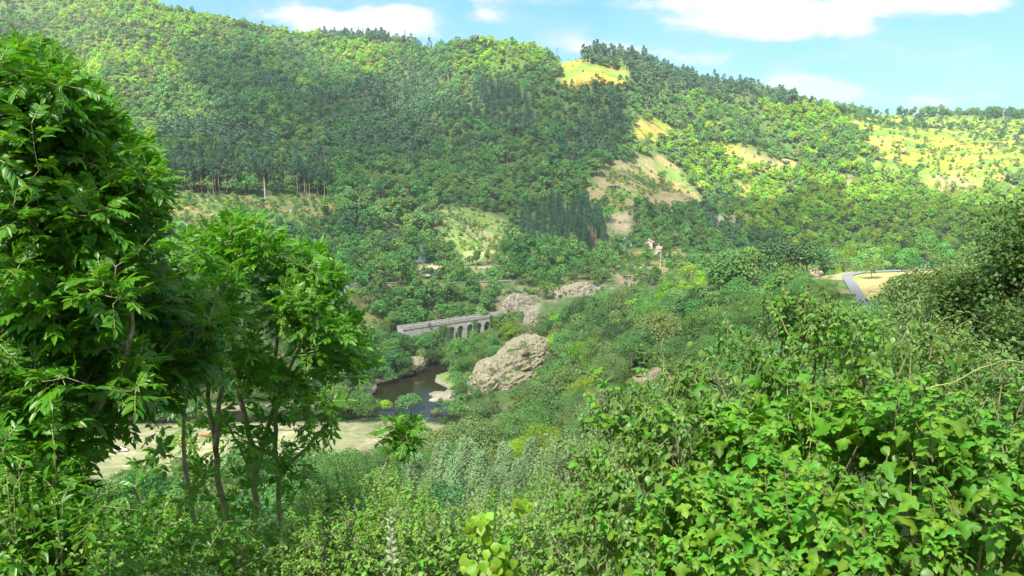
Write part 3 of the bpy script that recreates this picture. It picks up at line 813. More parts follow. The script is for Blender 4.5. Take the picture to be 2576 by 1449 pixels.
# extra bushes on the open hillside and under the trees
def plant_bush(r0, r1, s, names, share, sc0, rng):
    x, y = jgrid(r0, r1, s, rng); z = lookup(x, y); zn = zones_at(x, y, z)
    ids = [ZI[n] for n in names]
    cl = fbm(x / 16, y / 16, 3)
    for i in range(len(x)):
        if zn[i] in ids and rng.random() < share * (2.2 if cl[i] > 0.54 else 0.35):
            tone = ['mid', 'olive', 'bright', 'dark', 'grey'][rng.choice(5, p=[.36, .16, .2, .16, .12])]
            trees.append((x[i], y[i], z[i], tone, sc0 * rng.uniform(0.5, 1.4), True, zn[i]))
plant_bush(900, 1500, 5.5, ['plateau_a', 'plateau_b', 'plateau_c', 'patch_b', 'patch_d', 'patch_e', 'patch_c'], 0.22, 1.7, rng)
plant_bush(395, 900, 3.4, ['scrub', 'clearing', 'clearing_b', 'spur', 'village', 'garden_b', 'bank', 'cliff_a', 'cliff_b', 'gully', 'bank_b'], 0.34, 0.9, rng)
plant_bush(30, 225, 2.6, ['near_slope'], 0.3, 0.7, rng)
plant_bush(225, 395, 3.0, ['near_slope', 'right_shelf', 'path_a', 'path_b', 'mound'], 0.3, 0.75, rng)
# ------------------------------------------------------------------ which trees are things of their own and which are the mass of the woods
NEARP = {}
for q, tone in enumerate(('bright', 'mid', 'dark', 'olive', 'grey', 'deep')):
    k, H, W = SPEC[tone]
    NEARP[tone] = [make_proto(k, tone, H * (0.88 + 0.2 * j), W * (1.05 - 0.08 * j), 8500, 0.27, 500 + q * 5 + j, 2) for j in range(2)]
NEARP['pine'] = [make_proto('pine', 'pine', 12.0, 7.0, 5200, 0.3, 540 + j, 1) for j in range(2)]
NEARP['palefir'] = [make_proto('fir', 'palefir', 6.5, 3.4, 5200, 0.17, 550 + j, 1) for j in range(2)]
COVER = [[(-99,100),(60,100),(140,105),(250,250),(330,370),(400,430),(400,540),(540,560),(600,540),(690,590),(800,600),(850,650),(880,800),(940,930),(900,1030),(850,1100),(780,1449),(-99,1449)],
         [(1400,1449),(1480,1180),(1560,1060),(1700,950),(1850,830),(1950,800),(2120,790),(2250,860),(2400,930),(2576,1000),(2800,1449)],
         [(700,1449),(800,1260),(1000,1230),(1500,1200),(1500,1449)], [(2350,1000),(2350,700),(2500,500),(2800,400),(2800,1000)]]
T = np.array([(t_[0], t_[1], t_[2], t_[4], t_[5], t_[6]) for t_ in trees])
tones = np.array([t_[3] for t_ in trees])
hh = np.array([(2.2 if t_[5] else SPEC[t_[3]][1]) * t_[4] for t_ in trees])
CLEAR = [([(1010,836),(1100,820),(1250,795),(1250,820),(1106,844),(1060,836),(1010,848)], 432), ([(1180,960),(1240,900),(1320,850),(1360,850),(1365,900),(1340,960),(1300,985),(1200,985)], 352),
    ([(950,965),(1040,930),(1085,912),(1128,905),(1125,935),(1098,950),(1090,1000),(1060,1035),(985,1035),(950,1000)], 360), ([(2110,684),(2240,684),(2230,735),(2165,760),(2140,740)], 330), ([(1054,660),(1106,660),(1106,698),(1056,698)], 522),
    ([(845,716),(884,714),(868,748),(840,756)], 450), ([(1150,636),(1225,636),(1225,670),(1150,670)], 545), ([(1262,745),(1350,738),(1350,785),(1262,785)], 455), ([(1205,700),(1270,700),(1270,712),(1205,712)], 484),
    ([(1880,630),(1910,630),(1905,690),(1870,690)], 305), ([(1560,770),(1600,765),(1585,840),(1550,840)], 330), ([(1595,930),(1690,925),(1650,960),(1600,965)], 240), ([(1880,590),(2125,590),(2130,690),(1885,692)], 312), ([(1540,560),(1830,560),(1830,668),(1700,676),(1610,700),(1540,712)], 440), ([(1020,1110),(1350,1100),(1350,1240),(1020,1240)], 152), ([(800,768),(860,760),(930,785),(945,815),(880,832),(810,820)], 428), ([(1392,727),(1470,716),(1540,724),(1545,745),(1440,757),(1395,770)], 462), ([(1550,668),(1590,655),(1635,695),(1622,735),(1560,735)], 520), ([(1770,530),(1900,545),(1890,580),(1790,575)], 760), ([(1110,545),(1270,562),(1250,630),(1160,625)], 650), ([(1535,540),(1585,532),(1588,588),(1542,588)], 700), ([(1310,800),(1350,805),(1330,842),(1312,830)], 420), ([(2030,672),(2070,672),(2070,690),(2030,690)], 320), ([(1650,632),(1675,632),(1675,670),(1650,670)], 560)]
wdt = np.array([(3.2 if b_ else SPEC[k_][2]) * s_ for b_, k_, s_ in zip(T[:, 4] > 0, tones, T[:, 3])])
rT = np.hypot(T[:, 0], T[:, 1])
blocked = np.zeros(len(T), bool)
for poly, lim in CLEAR:
    for fh in (0.25, 0.6, 0.92):
        for fx in (-0.35, 0, 0.35):
            qx_, qy_ = proj(T[:, 0] + fx * wdt, T[:, 1], T[:, 2] + hh * fh)
            blocked |= inpoly(qx_, qy_, poly) & (rT < lim) & ((hh > 3.0) | (lim < 425))
vis = visible(T[:, 0], T[:, 1], T[:, 2] + hh) & ~blocked
T, tones, hh = T[vis], tones[vis], hh[vis]
tx, ty = proj(T[:, 0], T[:, 1], T[:, 2] + hh * 0.8)
tr_ = np.hypot(T[:, 0], T[:, 1])
inframe = (tx > 5) & (tx < 2571) & (ty > 3) & (ty < 1440)
covered = np.zeros(len(T), bool)
for c in COVER: covered |= inpoly(tx, ty, c)
fam = np.array(['bush' if b else SPEC[k][0] for k, b in zip(tones, T[:, 4] > 0)])
size_px = hh / tr_
own = np.zeros(len(T), bool)
for k, cap in (('broad', 190), ('pine', 298), ('fir', 298), ('bush', 240)):
    c = np.nonzero((fam == k) & inframe & ~covered)[0]
    own[c[np.argsort(-size_px[c])[:cap]]] = True

PLACES = [  # landmarks: name, centre, reach
 ('beside the stone viaduct', (1120, 840)), ('on the bank above the dark river pool', (940, 900)), ('behind the stone viaduct', (1120, 770)),
 ('around the white house', (1040, 700)), ('beside the vegetable garden', (1240, 650)), ('above the vegetable garden', (1200, 590)),
 ('beside the crag above the viaduct', (1350, 760)), ('beside the tall dead conifer', (1480, 640)), ('in the hamlet beyond the gully', (1600, 640)),
 ('beside the scree and gully', (1580, 710)), ('below the rocky hillside face', (1800, 600)), ('on the dry brown spur', (1600, 470)),
 ('around the big rocky outcrop', (1260, 900)), ('on the slope right of the rocky outcrop', (1450, 880)), ('below the rocky outcrop', (1350, 1020)),
 ('on the slope below the hillock', (1650, 850)), ('on the slope above the hop thicket', (1800, 800)), ('on the hillock', (1980, 650)),
 ('below the hillock shelf', (1950, 740)), ('behind the road bend', (2200, 650)), ('near the road bend', (2080, 730)), ('right of the small field', (2300, 760)),
 ('below the sandy river beach', (1150, 1040)), ('beside the dry meadow', (1060, 1120)), ('in the hollow below the meadow', (1250, 1150)),
 ('under the tall red trunks', (600, 520)), ('at the foot of the trunk row', (850, 540)), ('beside the left road', (860, 690)),
 ('on the slope above the house', (1000, 580)), ('in the middle of the far slope', (1200, 480)), ('below the granite boulders', (1000, 460)),
 ('in the shaded far wood', (1350, 430)), ('on the left far hillside', (600, 330)), ('on the sunlit right hillside', (1900, 480)), ('on the right plateau edge', (2300, 400)),
 ('on the shaded path slope', (1620, 950)), ('in the river bend thicket', (1180, 880)), ('in the dark fir grove', (1400, 580)), ('on the central hill crest', (1500, 200)), ('in the upper dark plantation', (1270, 280)),
]
PX = np.array([p[1] for p in PLACES], float)
TONEW = {'deep': 'deep dark green', 'bright': 'bright green', 'mid': 'mid green', 'dark': 'dark green', 'olive': 'olive green', 'grey': 'grey green', 'pine': 'dark green', 'fir': 'blackish green', 'palefir': 'pale silvery', 'dead': 'dead reddish brown'}
KINDW = {'broad': ('broadleaf_tree', 'broadleaf tree', 'tree'), 'pine': ('pine_tree', 'pine tree', 'tree'), 'fir': ('fir_tree', 'fir tree', 'tree'), 'bush': ('bush', 'bush', 'bush')}
def place_tree(x, y, z, p, s, rot, name):
    root = bpy.data.objects.new(name, None); COL.objects.link(root)
    root.location = (x, y, z); root.rotation_euler = (0, 0, rot); root.scale = (s, s, s)
    root.empty_display_size = 0.5
    link('trunk', p.trunk, root); link('crown', p.crown, root)
    return root
labelled = {}
rng = np.random.default_rng(21)
for i in np.nonzero(own)[0]:
    fm_, tone, s = fam[i], tones[i], T[i, 3]
    if fm_ == 'bush':
        p = BUSHM[tone][rng.integers(2)]
    elif tr_[i] < 235 and tone in NEARP: p = NEARP[tone][rng.integers(2)]
    else: p = (MIDP if tr_[i] < 760 else FARP)[tone][rng.integers(5)]
    nm, word, cat = KINDW[fm_]
    root = place_tree(T[i, 0], T[i, 1], T[i, 2], p, s, rng.uniform(0, 6.28), nm)
    k = int(np.argmin(np.hypot(PX[:, 0] - tx[i], (PX[:, 1] - ty[i]) * 1.3)))
    labelled.setdefault((fm_, tone, k), []).append((tx[i], ty[i], hh[i], root))
def nth(k): return ORD[k] if k <= 10 else str(k) + ('th' if 10 < k % 100 < 20 else {1: 'st', 2: 'nd', 3: 'rd'}.get(k % 10, 'th'))
ORD = ['', 'first', 'second', 'third', 'fourth', 'fifth', 'sixth', 'seventh', 'eighth', 'ninth', 'tenth']
for (fm_, tone, k), lst in labelled.items():
    nm, word, cat = KINDW[fm_]
    b = f'{TONEW[tone]} {word}'
    where = PLACES[k][0]
    n = len(lst)
    lst.sort(key=lambda q: q[0])
    for j, (px, py, h_, root) in enumerate(lst):
        if n == 1: lb = f'only {b} {where}'
        elif n <= 70: lb = f'{nth(j + 1)} {b} from left {where}'
        else: lb = f'{b} {where}'
        tag(root, lb, cat, f'{word}s {where}')

# the mass of the woods: one object per kind of wood, trees set on the ground by geometry nodes
def scatter(name, pts, idx, rot, scl, protos, label):
    me = bpy.data.meshes.new(name)
    me.vertices.add(len(pts)); me.vertices.foreach_set('co', np.asarray(pts, np.float32).ravel())
    fattr(me, 'pick', idx, 'INT'); fattr(me, 'turn', rot); fattr(me, 'size', scl); fattr(me, 'tall', np.asarray(scl) * np.random.default_rng(len(scl)).uniform(0.8, 1.25, len(scl)))
    o = link(name, me)
    ng = bpy.data.node_groups.new(name, 'GeometryNodeTree')
    ng.interface.new_socket('Geometry', in_out='INPUT', socket_type='NodeSocketGeometry')
    ng.interface.new_socket('Geometry', in_out='OUTPUT', socket_type='NodeSocketGeometry')
    N = ng.nodes; Lk = ng.links
    gi = N.new('NodeGroupInput'); go = N.new('NodeGroupOutput')
    g2i = N.new('GeometryNodeGeometryToInstance')
    for pm in reversed(protos):
        po = bpy.data.objects.new(pm.name, pm)
        oi = N.new('GeometryNodeObjectInfo'); oi.inputs['Object'].default_value = po
        oi.inputs['As Instance'].default_value = False
        Lk.new(oi.outputs['Geometry'], g2i.inputs[0])
    iop = N.new('GeometryNodeInstanceOnPoints')
    Lk.new(gi.outputs[0], iop.inputs['Points']); Lk.new(g2i.outputs[0], iop.inputs['Instance'])
    iop.inputs['Pick Instance'].default_value = True
    def at_(nm, dt):
        a = N.new('GeometryNodeInputNamedAttribute'); a.data_type = dt; a.inputs['Name'].default_value = nm
        return a.outputs['Attribute']
    Lk.new(at_('pick', 'INT'), iop.inputs['Instance Index'])
    cx = N.new('ShaderNodeCombineXYZ'); Lk.new(at_('turn', 'FLOAT'), cx.inputs[2])
    e2r = N.new('FunctionNodeEulerToRotation'); Lk.new(cx.outputs[0], e2r.inputs[0])
    Lk.new(e2r.outputs[0], iop.inputs['Rotation'])
    cs_ = N.new('ShaderNodeCombineXYZ'); sz_ = at_('size', 'FLOAT'); Lk.new(sz_, cs_.inputs[0]); Lk.new(sz_, cs_.inputs[1]); Lk.new(at_('tall', 'FLOAT'), cs_.inputs[2])
    Lk.new(cs_.outputs[0], iop.inputs['Scale'])
    Lk.new(iop.outputs[0], go.inputs[0])
    md = o.modifiers.new('scatter', 'NODES'); md.node_group = ng
    tag(o, label, kind='stuff')
    return o
rest = ~own
for fm_, nm, lb in (('broad', 'broadleaf_wood', 'broadleaf woods covering the hillsides'), ('pine', 'pine_wood', 'dark pine woods on the far hillsides'),
                    ('fir', 'fir_wood', 'dense dark fir plantations on the far slope'), ('bush', 'undergrowth', 'scattered bushes and scrub over the slopes')):
    sel = np.nonzero(rest & (fam == fm_))[0]
    if not len(sel): continue
    protos = []; pid = {}
    for i in sel:
        t_ = tones[i]
        near = tr_[i] < 420
        if (t_, near) not in pid:
            if fm_ == 'bush': src = (BUSHM if near else BUSHF)[t_]
            else: src = (MIDP if near else FARP)[t_]
            pid[(t_, near)] = (len(protos), len(src)); protos += [q.whole for q in src]
    idx = []
    for i in sel:
        b, n = pid[(tones[i], bool(tr_[i] < 420))]
        idx.append(b + rng.integers(n))
    scatter(nm, T[sel, :3], np.array(idx), rng.uniform(0, 6.28, len(sel)), T[sel, 3], protos, lb)
print('trees', len(T), 'own', own.sum(), {k: int(((fam == k) & own).sum()) for k in ('broad', 'pine', 'fir', 'bush')}, {k: int((fam == k).sum()) for k in ('broad', 'pine', 'fir', 'bush')})
# ------------------------------------------------------------------ clouds overhead (out of the picture) that shade the valley
def ground_at(px, py, r0=20.0, r1=1700.0):
    """first ground met by the line of sight"""
    d = at(px, py, 1.0)
    r = np.geomspace(r0, r1, 2500)
    z = lookup(d[0] * r, d[1] * r)
    k = np.nonzero(z >= d[2] * r)[0]
    k = k[0] if len(k) else len(r) - 1
    return np.array([d[0] * r[k], d[1] * r[k], z[k]])
SUNNY = [[(1385,100),(1600,100),(1600,222),(1385,222)],
         [(1590,120),(2700,200),(2700,760),(2140,700),(1960,640),(1900,560),(1780,500),(1700,430),(1600,380),(1590,300),(1640,220)],
         [(-300,-400),(340,-400),(560,20),(760,80),(1100,100),(1340,100),(1370,165),(1200,190),(1000,205),(860,165),(700,140),(560,122),(430,140),(330,170),(440,225),(520,285),(430,330),(250,330),(100,220),(-300,150)],
         [(940,190),(1120,185),(1180,230),(1150,300),(980,290)]]
HC = 950.0
cs = 24.0
Lh = L / L[2]
gx = np.arange(-2600, 1900, cs); gy = np.arange(-1500, 1900, cs)
cxm, cym = np.meshgrid(gx, gy, indexing='ij')
hx = cxm.copy(); hy = cym.copy(); hz = np.zeros(cxm.shape)
for _ in range(14):
    hx = cxm - Lh[0] * (HC - hz); hy = cym - Lh[1] * (HC - hz)
    hz = hz * 0.4 + lookup(hx, hy) * 0.6
qx, qy = proj(hx, hy, hz + 4)
inview = (hy > 60)
best = np.full(cxm.shape, -900.0)
for p in SUNNY: best = np.maximum(best, np.where(inview & (hz > -60), polydist(qx, qy, p), -900))
wob = (fbm(hx / 160, hy / 160, 4) - 0.5) * 110
dens = np.clip((-best + wob - 5) / 55, 0, 1)
rr_ = np.hypot(hx, hy)
dens = np.where(rr_ > 1900, 0, dens) * np.clip((fbm(hx / 90 + 7, hy / 90 + 3, 4) - 0.20) * 4.2, 0.35, 1)
dens = dens * np.where(rr_ < 60, 0.75, 1.0)
dens = np.where((hy < -250) | (hx < -1500) | (hx > 1400), 0, dens)
on = dens > 0.03
thick = 60 + 170 * fbm(cxm / 130, cym / 130, 4)
ix = -np.ones(cxm.shape, int)
cell = on[:-1, :-1] & on[1:, :-1] & on[:-1, 1:] & on[1:, 1:]
used = np.zeros(cxm.shape, bool)
used[:-1, :-1] |= cell; used[1:, :-1] |= cell; used[:-1, 1:] |= cell; used[1:, 1:] |= cell
ix[used] = np.arange(used.sum())
nb = used.sum()
vb = np.stack([cxm[used], cym[used], HC - 12 * fbm(cxm[used] / 60, cym[used] / 60, 3)], 1)
vt = vb + np.stack([np.zeros(nb), np.zeros(nb), thick[used] * dens[used] + 2], 1)
a_, b_ = np.nonzero(cell)
q = np.stack([ix[a_, b_], ix[a_ + 1, b_], ix[a_ + 1, b_ + 1], ix[a_, b_ + 1]], 1)
faces = [q[:, ::-1], q + nb]
sides = []
for da, db, e0, e1 in ((0, -1, (0, 0), (1, 0)), (1, 0, (1, 0), (1, 1)), (0, 1, (1, 1), (0, 1)), (-1, 0, (0, 1), (0, 0))):
    na_, nb_ = a_ + da, b_ + db
    okn = (na_ >= 0) & (nb_ >= 0) & (na_ < cell.shape[0]) & (nb_ < cell.shape[1])
    nbr = np.zeros(len(a_), bool); nbr[okn] = cell[na_[okn], nb_[okn]]
    s = ~nbr
    i0 = ix[a_[s] + e0[0], b_[s] + e0[1]]; i1 = ix[a_[s] + e1[0], b_[s] + e1[1]]
    sides.append(np.stack([i0, i1, i1 + nb, i0 + nb], 1))
m, t, out = mat_new('cloud')
a = t.node('ShaderNodeAttribute', attribute_name='thickness')
dif = t.node('ShaderNodeBsdfDiffuse'); dif.inputs[0].default_value = (0.9, 0.9, 0.9, 1)
trl = t.node('ShaderNodeBsdfTranslucent'); trl.inputs[0].default_value = (0.95, 0.95, 0.95, 1)
mx0 = t.node('ShaderNodeMixShader'); mx0.inputs[0].default_value = 0.6
t.l.new(dif.outputs[0], mx0.inputs[1]); t.l.new(trl.outputs[0], mx0.inputs[2])
tp = t.node('ShaderNodeBsdfTransparent')
mx = t.node('ShaderNodeMixShader')
t.l.new(t.math('MULTIPLY', a.outputs['Fac'], 0.36), mx.inputs[0])
t.l.new(tp.outputs[0], mx.inputs[1]); t.l.new(mx0.outputs[0], mx.inputs[2])
t.l.new(mx.outputs[0], out.inputs[0])
M['cloud'] = m
me = mesh_np('cloud', np.concatenate([vb, vt]), faces + [np.concatenate(sides)], M['cloud'], smooth=True)
fattr(me, 'thickness', np.concatenate([dens[used], dens[used]]))
tag(link('cloud', me), kind='structure')

# ------------------------------------------------------------------ air between here and the far hills
m, t, out = mat_new('haze')
pv = t.node('ShaderNodeVolumePrincipled')
pv.inputs['Color'].default_value = (0.93, 0.96, 1.0, 1); pv.inputs['Density'].default_value = 0.00015
pv.inputs['Anisotropy'].default_value = 0.3
t.l.new(pv.outputs[0], out.inputs['Volume'])
hb = MB(); hb.box((0, 400, 190), (9000, 9000, 1000 + 0))
HAZE = True
if HAZE:
    zmin = float(TZ.min()) - 3; ztop = max(float(TZ[:, RR < 6100].max()) + 40, 560)
    hb = MB(); hb.box((0, 0, (zmin + ztop) / 2), (12600, 12600, ztop - zmin))
    tag(hb.build('haze', m), kind='stuff')

# ------------------------------------------------------------------ rock
m, t, out = mat_new('rock')
g = t.node('ShaderNodeTexCoord').outputs['Object']
nz = t.node('ShaderNodeSeparateXYZ'); t.l.new(t.node('ShaderNodeNewGeometry').outputs['Normal'], nz.inputs[0])
mp = t.node('ShaderNodeMapping'); mp.inputs['Scale'].default_value = (1, 1, 0.35); mp.inputs['Rotation'].default_value = (0.3, 0.2, 0.4)
t.l.new(g, mp.inputs[0])
r1 = t.noise(mp.outputs[0], 0.7, 8, 0.72); r2 = t.noise(mp.outputs[0], 3.0, 6, 0.7); r3 = t.noise(g, 0.22, 5, 0.6)
rock = t.ramp(r1, [(0.3, (0.10, 0.09, 0.07)), (0.43, (0.27, 0.23, 0.175)), (0.56, (0.44, 0.39, 0.31)), (0.75, (0.60, 0.54, 0.44))])
rock = t.mix(1.0, rock, t.ramp(r2, [(0.35, 0.55), (0.6, 1.15)]), 'MULTIPLY')
grassy = t.ramp(r2, [(0.3, (0.33, 0.28, 0.17)), (0.7, (0.25, 0.26, 0.12))])
gf = t.maprange(t.math('ADD', t.math('MULTIPLY', nz.outputs[2], 0.55), t.math('MULTIPLY', r3, 1.2)), 0.86, 1.02)
cc = t.mix(gf, rock, grassy)
p = t.node('ShaderNodeBsdfPrincipled'); p.inputs['Roughness'].default_value = 0.95; p.inputs['Specular IOR Level'].default_value = 0.15
t.l.new(cc, p.inputs['Base Color'])
bn = t.node('ShaderNodeBump'); bn.inputs['Strength'].default_value = 0.9; bn.inputs['Distance'].default_value = 0.6
t.l.new(t.math('ADD', r1, t.math('MULTIPLY', r2, 0.35)), bn.inputs['Height']); t.l.new(bn.outputs[0], p.inputs['Normal'])
t.l.new(p.outputs[0], out.inputs[0])
M['rock'] = m
M['boulder'] = plain_mat('boulder', (0.38, 0.34, 0.28), scale=1.2, bump=0.4)
M['scree'] = plain_mat('scree', (0.30, 0.24, 0.18), scale=1.5, var=0.3)
def rock_mass(name, c, rad, rz, label, cat='rock', seed=1, rough=0.22, nu=90, nv=46, mat='rock', fr=1.0, crag=True):
    """a closed rock: a sphere pushed about by ridged noise"""
    th = np.linspace(0, 2 * math.pi, nu, endpoint=False); ph = np.linspace(0.02, math.pi - 0.02, nv)
    T_, P_ = np.meshgrid(th, ph, indexing='ij')
    d = np.stack([np.cos(T_) * np.sin(P_), np.sin(T_) * np.sin(P_), np.cos(P_)], -1)
    s = seed * 7.7
    def n3(k): return (fbm(d[..., 0] * k + s, d[..., 2] * k + d[..., 1] * k * 0.7 + s, 4) + fbm(d[..., 1] * k - s, d[..., 2] * k * 1.3 - d[..., 0] * k * .5 + s, 4)) / 2
    k = 1 + rough * ((n3(1.6 * fr) - 0.5) * 2.4) - rough * 1.3 * np.abs(n3(4 * fr) - 0.5) * 2 + rough * 0.35 * (n3(11 * fr) - 0.5) - (rough * 0.5 * np.abs(n3(8 * fr) - 0.5) * 2 if crag else 0) + rough * 0.25 * np.floor(n3(5 * fr) * 9) / 9 * (1 if crag else 0)
    v = d * k[..., None] * np.array(rad)
    rm = np.array(Matrix.Rotation(rz, 3, 'Z')); v = v @ rm.T
    i, j = np.meshgrid(np.arange(nu), np.arange(nv - 1), indexing='ij')
    i2 = (i + 1) % nu
    f = np.stack([i * nv + j, i * nv + j + 1, i2 * nv + j + 1, i2 * nv + j], -1).reshape(-1, 4)
    o = link(name, mesh_np(name, v.reshape(-1, 3), f, M[mat], smooth=False), None, c)
    return tag(o, label, cat)
def rock_ridge(name, blobs, label, seed, fr=1.0, rough=0.26):
    """one outcrop grown from several craggy masses"""
    V = []; Fc = []; off = 0
    for q, (px, py, r, rad, rz, dz) in enumerate(blobs):
        o = rock_mass('tmp', at(px, py, r) + np.array([0, 0, dz]), rad, rz, 'x', seed=seed + q * 1.7, rough=rough, nu=150, nv=80, fr=fr)
        me_ = o.data; n = len(me_.vertices); v = np.empty(n * 3); me_.vertices.foreach_get('co', v); v = v.reshape(-1, 3) + np.array(o.location)
        fi = np.empty(len(me_.loops), int); me_.loops.foreach_get('vertex_index', fi)
        V.append(v); Fc.append(fi.reshape(-1, 4) + off); off += n
        bpy.data.objects.remove(o)
    V = np.concatenate(V); c0 = V.mean(0)
    return tag(link(name, mesh_np(name, V - c0, np.concatenate(Fc), M['rock']), None, c0), label, 'rock')
rock_ridge('rocky_outcrop', [(1325, 893, 352, (11, 14, 9.5), 0.5, -1), (1290, 920, 347, (12, 12, 9.5), 0.2, -1.5), (1255, 950, 342, (13, 12, 10), 0.8, -2), (1290, 965, 338, (12, 10, 9), 0.1, -2.5),
    (1220, 972, 336, (12, 9, 8.5), 1.1, -2.5), (1185, 988, 332, (9, 7, 6), 0.4, -3), (1235, 1000, 331, (13, 7, 7), 0.2, -3.5), (1325, 950, 344, (10, 10, 8), 0.9, -2), (1348, 868, 360, (6, 8, 5), 0.2, 0)], 'big pale craggy outcrop with dry grass rising above the river bend', 40)
P = at(1140, 990, 322)
rock_mass('boulder', (P[0], P[1], ZW + 0.5), (3.4, 2.6, 1.9), 0.3, 'pale boulder on the sandy beach beside the water', seed=5, mat='boulder', nu=40, nv=24)
P = at(1098, 997, 322)
rock_mass('boulder', (P[0], P[1], ZW + 0.1), (3.2, 2.0, 0.9), 0.1, 'flat pale boulder at the tip of the sandy beach', seed=6, mat='boulder', nu=40, nv=24)
for q_, (px, py, r, rad, lb, sd) in enumerate([
    (1305, 795, 446, (11, 6, 12.5), 'grey rocky crag standing at the right end of the viaduct', 7), (1345, 782, 455, (7, 6, 8), 'smaller crag between the viaduct crag and the cliff', 8),
    (1455, 748, 462, (15, 6, 9), 'long pale cliff above the trees below the hamlet road', 9), (1405, 765, 455, (6, 5, 8), 'left shoulder rock of the long pale cliff', 10),
    (1335, 830, 405, (5, 4, 9), 'narrow grey rock rib above the big outcrop', 11), (1042, 918, 372, (6, 5, 4), 'grey river bank rock at the head of the dark pool', 12),
    (1090, 905, 388, (3.5, 3, 2.2), 'small grey rock at the far end of the pool', 13)]):
    P = at(px, py, r)
    rock_mass('crag', P, rad, 0.2 * q_, lb, seed=sd, nu=90, nv=50, rough=0.28)
for px, py, rad, lb, sd, dz in [(951, 346, (5.2, 5, 4.6), 'round granite boulder perched above the pines', 21, 2), (942, 356, (4, 4, 2.6), 'flat granite boulder below the perched round one', 22, 0),
    (970, 378, (4.0, 3.4, 4.2), 'single granite boulder among the shaded pines', 23, 1.5), (736, 534, (2.0, 2.0, 2.3), 'white boulder in the green scrub clearing', 24, 0.6),
    (1800, 560, (9, 6, 9), 'leftmost ribbed pale rock face below the sunny slope', 25, 0), (1835, 562, (8, 6, 10), 'central ribbed pale rock face below the sunny slope', 26, 0), (1875, 560, (10, 6, 8), 'rightmost ribbed pale rock face below the sunny slope', 27, 0),
    (432, 82, (7, 4, 3.5), 'bare brown rock high on the left hillside', 28, 0), (2270, 380, (12, 5, 3.5), 'low rocky band on the plateau meadow', 29, -1), (1970, 405, (14, 6, 3), 'brown rock slab in the dry patch of the right hill', 30, -1)]:
    P = ground_at(px, py)
    rock_mass('boulder' if rad[0] < 5.5 else 'crag', (P[0], P[1], P[2] + dz), rad, sd * 0.37, lb, seed=sd, nu=56, nv=32, rough=0.24 if rad[0] > 5.5 else 0.12, mat='rock' if rad[0] > 5.5 else 'boulder')
P = at(2050, 686, 318)
rock_mass('rubble_heap', (P[0], P[1], P[2] - 0.4), (3.2, 2.4, 1.7), 0.0, 'reddish grey rubble heap beside the road bend', 'rubble heap', seed=31, nu=60, nv=34, mat='scree', rough=0.3)
P = at(1893, 690, 306)
rock_mass('spoil_mound', (P[0], P[1] + 2, P[2] - 2.5), (3.6, 4, 6.5), 0.0, 'bare reddish scree mound left of the hillock trees', 'mound', seed=32, nu=90, nv=50, rough=0.12, mat='scree', crag=False)

# ------------------------------------------------------------------ the viaduct
m, t, out = mat_new('viaduct_stone')
g = t.node('ShaderNodeTexCoord').outputs['Object']
s1 = t.noise(g, 0.5, 6, 0.7); 
mp = t.node('ShaderNodeMapping'); mp.inputs['Scale'].default_value = (1.5, 1.5, 0.2); t.l.new(g, mp.inputs[0])
s2 = t.noise(mp.outputs[0], 1.3, 5, 0.7)
br = t.node('ShaderNodeTexBrick'); br.inputs['Scale'].default_value = 1.6; br.inputs['Color1'].default_value = (1, 1, 1, 1); br.inputs['Color2'].default_value = (0.82, 0.82, 0.82, 1); br.inputs['Mortar'].default_value = (0.7, 0.68, 0.64, 1)
mpb = t.node('ShaderNodeMapping'); mpb.inputs['Rotation'].default_value = (R_(90), 0, 0); t.l.new(g, mpb.inputs[0]); t.l.new(mpb.outputs[0], br.inputs[0])
c = t.ramp(t.math('MULTIPLY', t.math('ADD', s1, s2), 0.5), [(0.36, (0.27, 0.26, 0.21)), (0.5, (0.50, 0.48, 0.42)), (0.62, (0.66, 0.63, 0.56))])
c = t.mix(0.6, c, br.outputs[0], 'MULTIPLY')
p = t.node('ShaderNodeBsdfPrincipled'); p.inputs['Roughness'].default_value = 0.9; t.l.new(c, p.inputs['Base Color']); t.l.new(p.outputs[0], out.inputs[0])
M['stone'] = m
M['coping'] = plain_mat('coping_stone', (0.55, 0.42, 0.34), scale=0.8)
M['ballast'] = plain_mat('ballast', (0.25, 0.2, 0.17), scale=2)
def at_z(px, py, z):
    d = at(px, py, 1.0); r = z / d[2]
    return d * r
ZD = -80.0
B0 = at_z(1006, 826, ZD); B1 = at_z(1262, 789, ZD)
bl = np.linalg.norm(B1 - B0); bdir = (B1 - B0) / bl; ang = math.atan2(bdir[1], bdir[0])
root = bpy.data.objects.new('stone_viaduct', None); COL.objects.link(root)
root.location = B0; root.rotation_euler = (0, 0, ang)
tag(root, 'old pale stone viaduct with round arches above the river trees', 'viaduct')
def s_of(px):
    # where along the deck a column of the picture falls
    lo, hi = 0.0, bl
    for _ in range(40):
        mid = (lo + hi) / 2; q = B0 + bdir * mid
        if proj(q[0], q[1], q[2])[0] < px: lo = mid
        else: hi = mid
    return lo
arches = [s_of(x) for x in (1107, 1129, 1151, 1175, 1197, 1218, 1238)]
pitch_ = (arches[-1] - arches[0]) / 6
hw = pitch_ * 0.335; ZT = -3.4 + hw        # springing so that the crown stands 3.4 m below the deck
pts = [(0.0, -15.0)]
zbm = -17.0
for k_, ac in enumerate(arches):
    spring = -2.6 - hw
    bot = zbm if k_ > 0 else -8.0
    pts += [(ac - hw, zbm, 'o'), (ac - hw, spring, 'i')]
    for a in np.linspace(math.pi, 0, 15)[1:-1]: pts.append((ac + hw * math.cos(a), spring + hw * math.sin(a), 'i'))
    pts += [(ac + hw, spring, 'o'), (ac + hw, zbm, 'o')]
pts = [(p[0], p[1]) for p in pts]
pts[0] = (0.0, zbm)
pts.append((bl + 1.5, zbm))
wd2 = 2.6
v = []; f = []
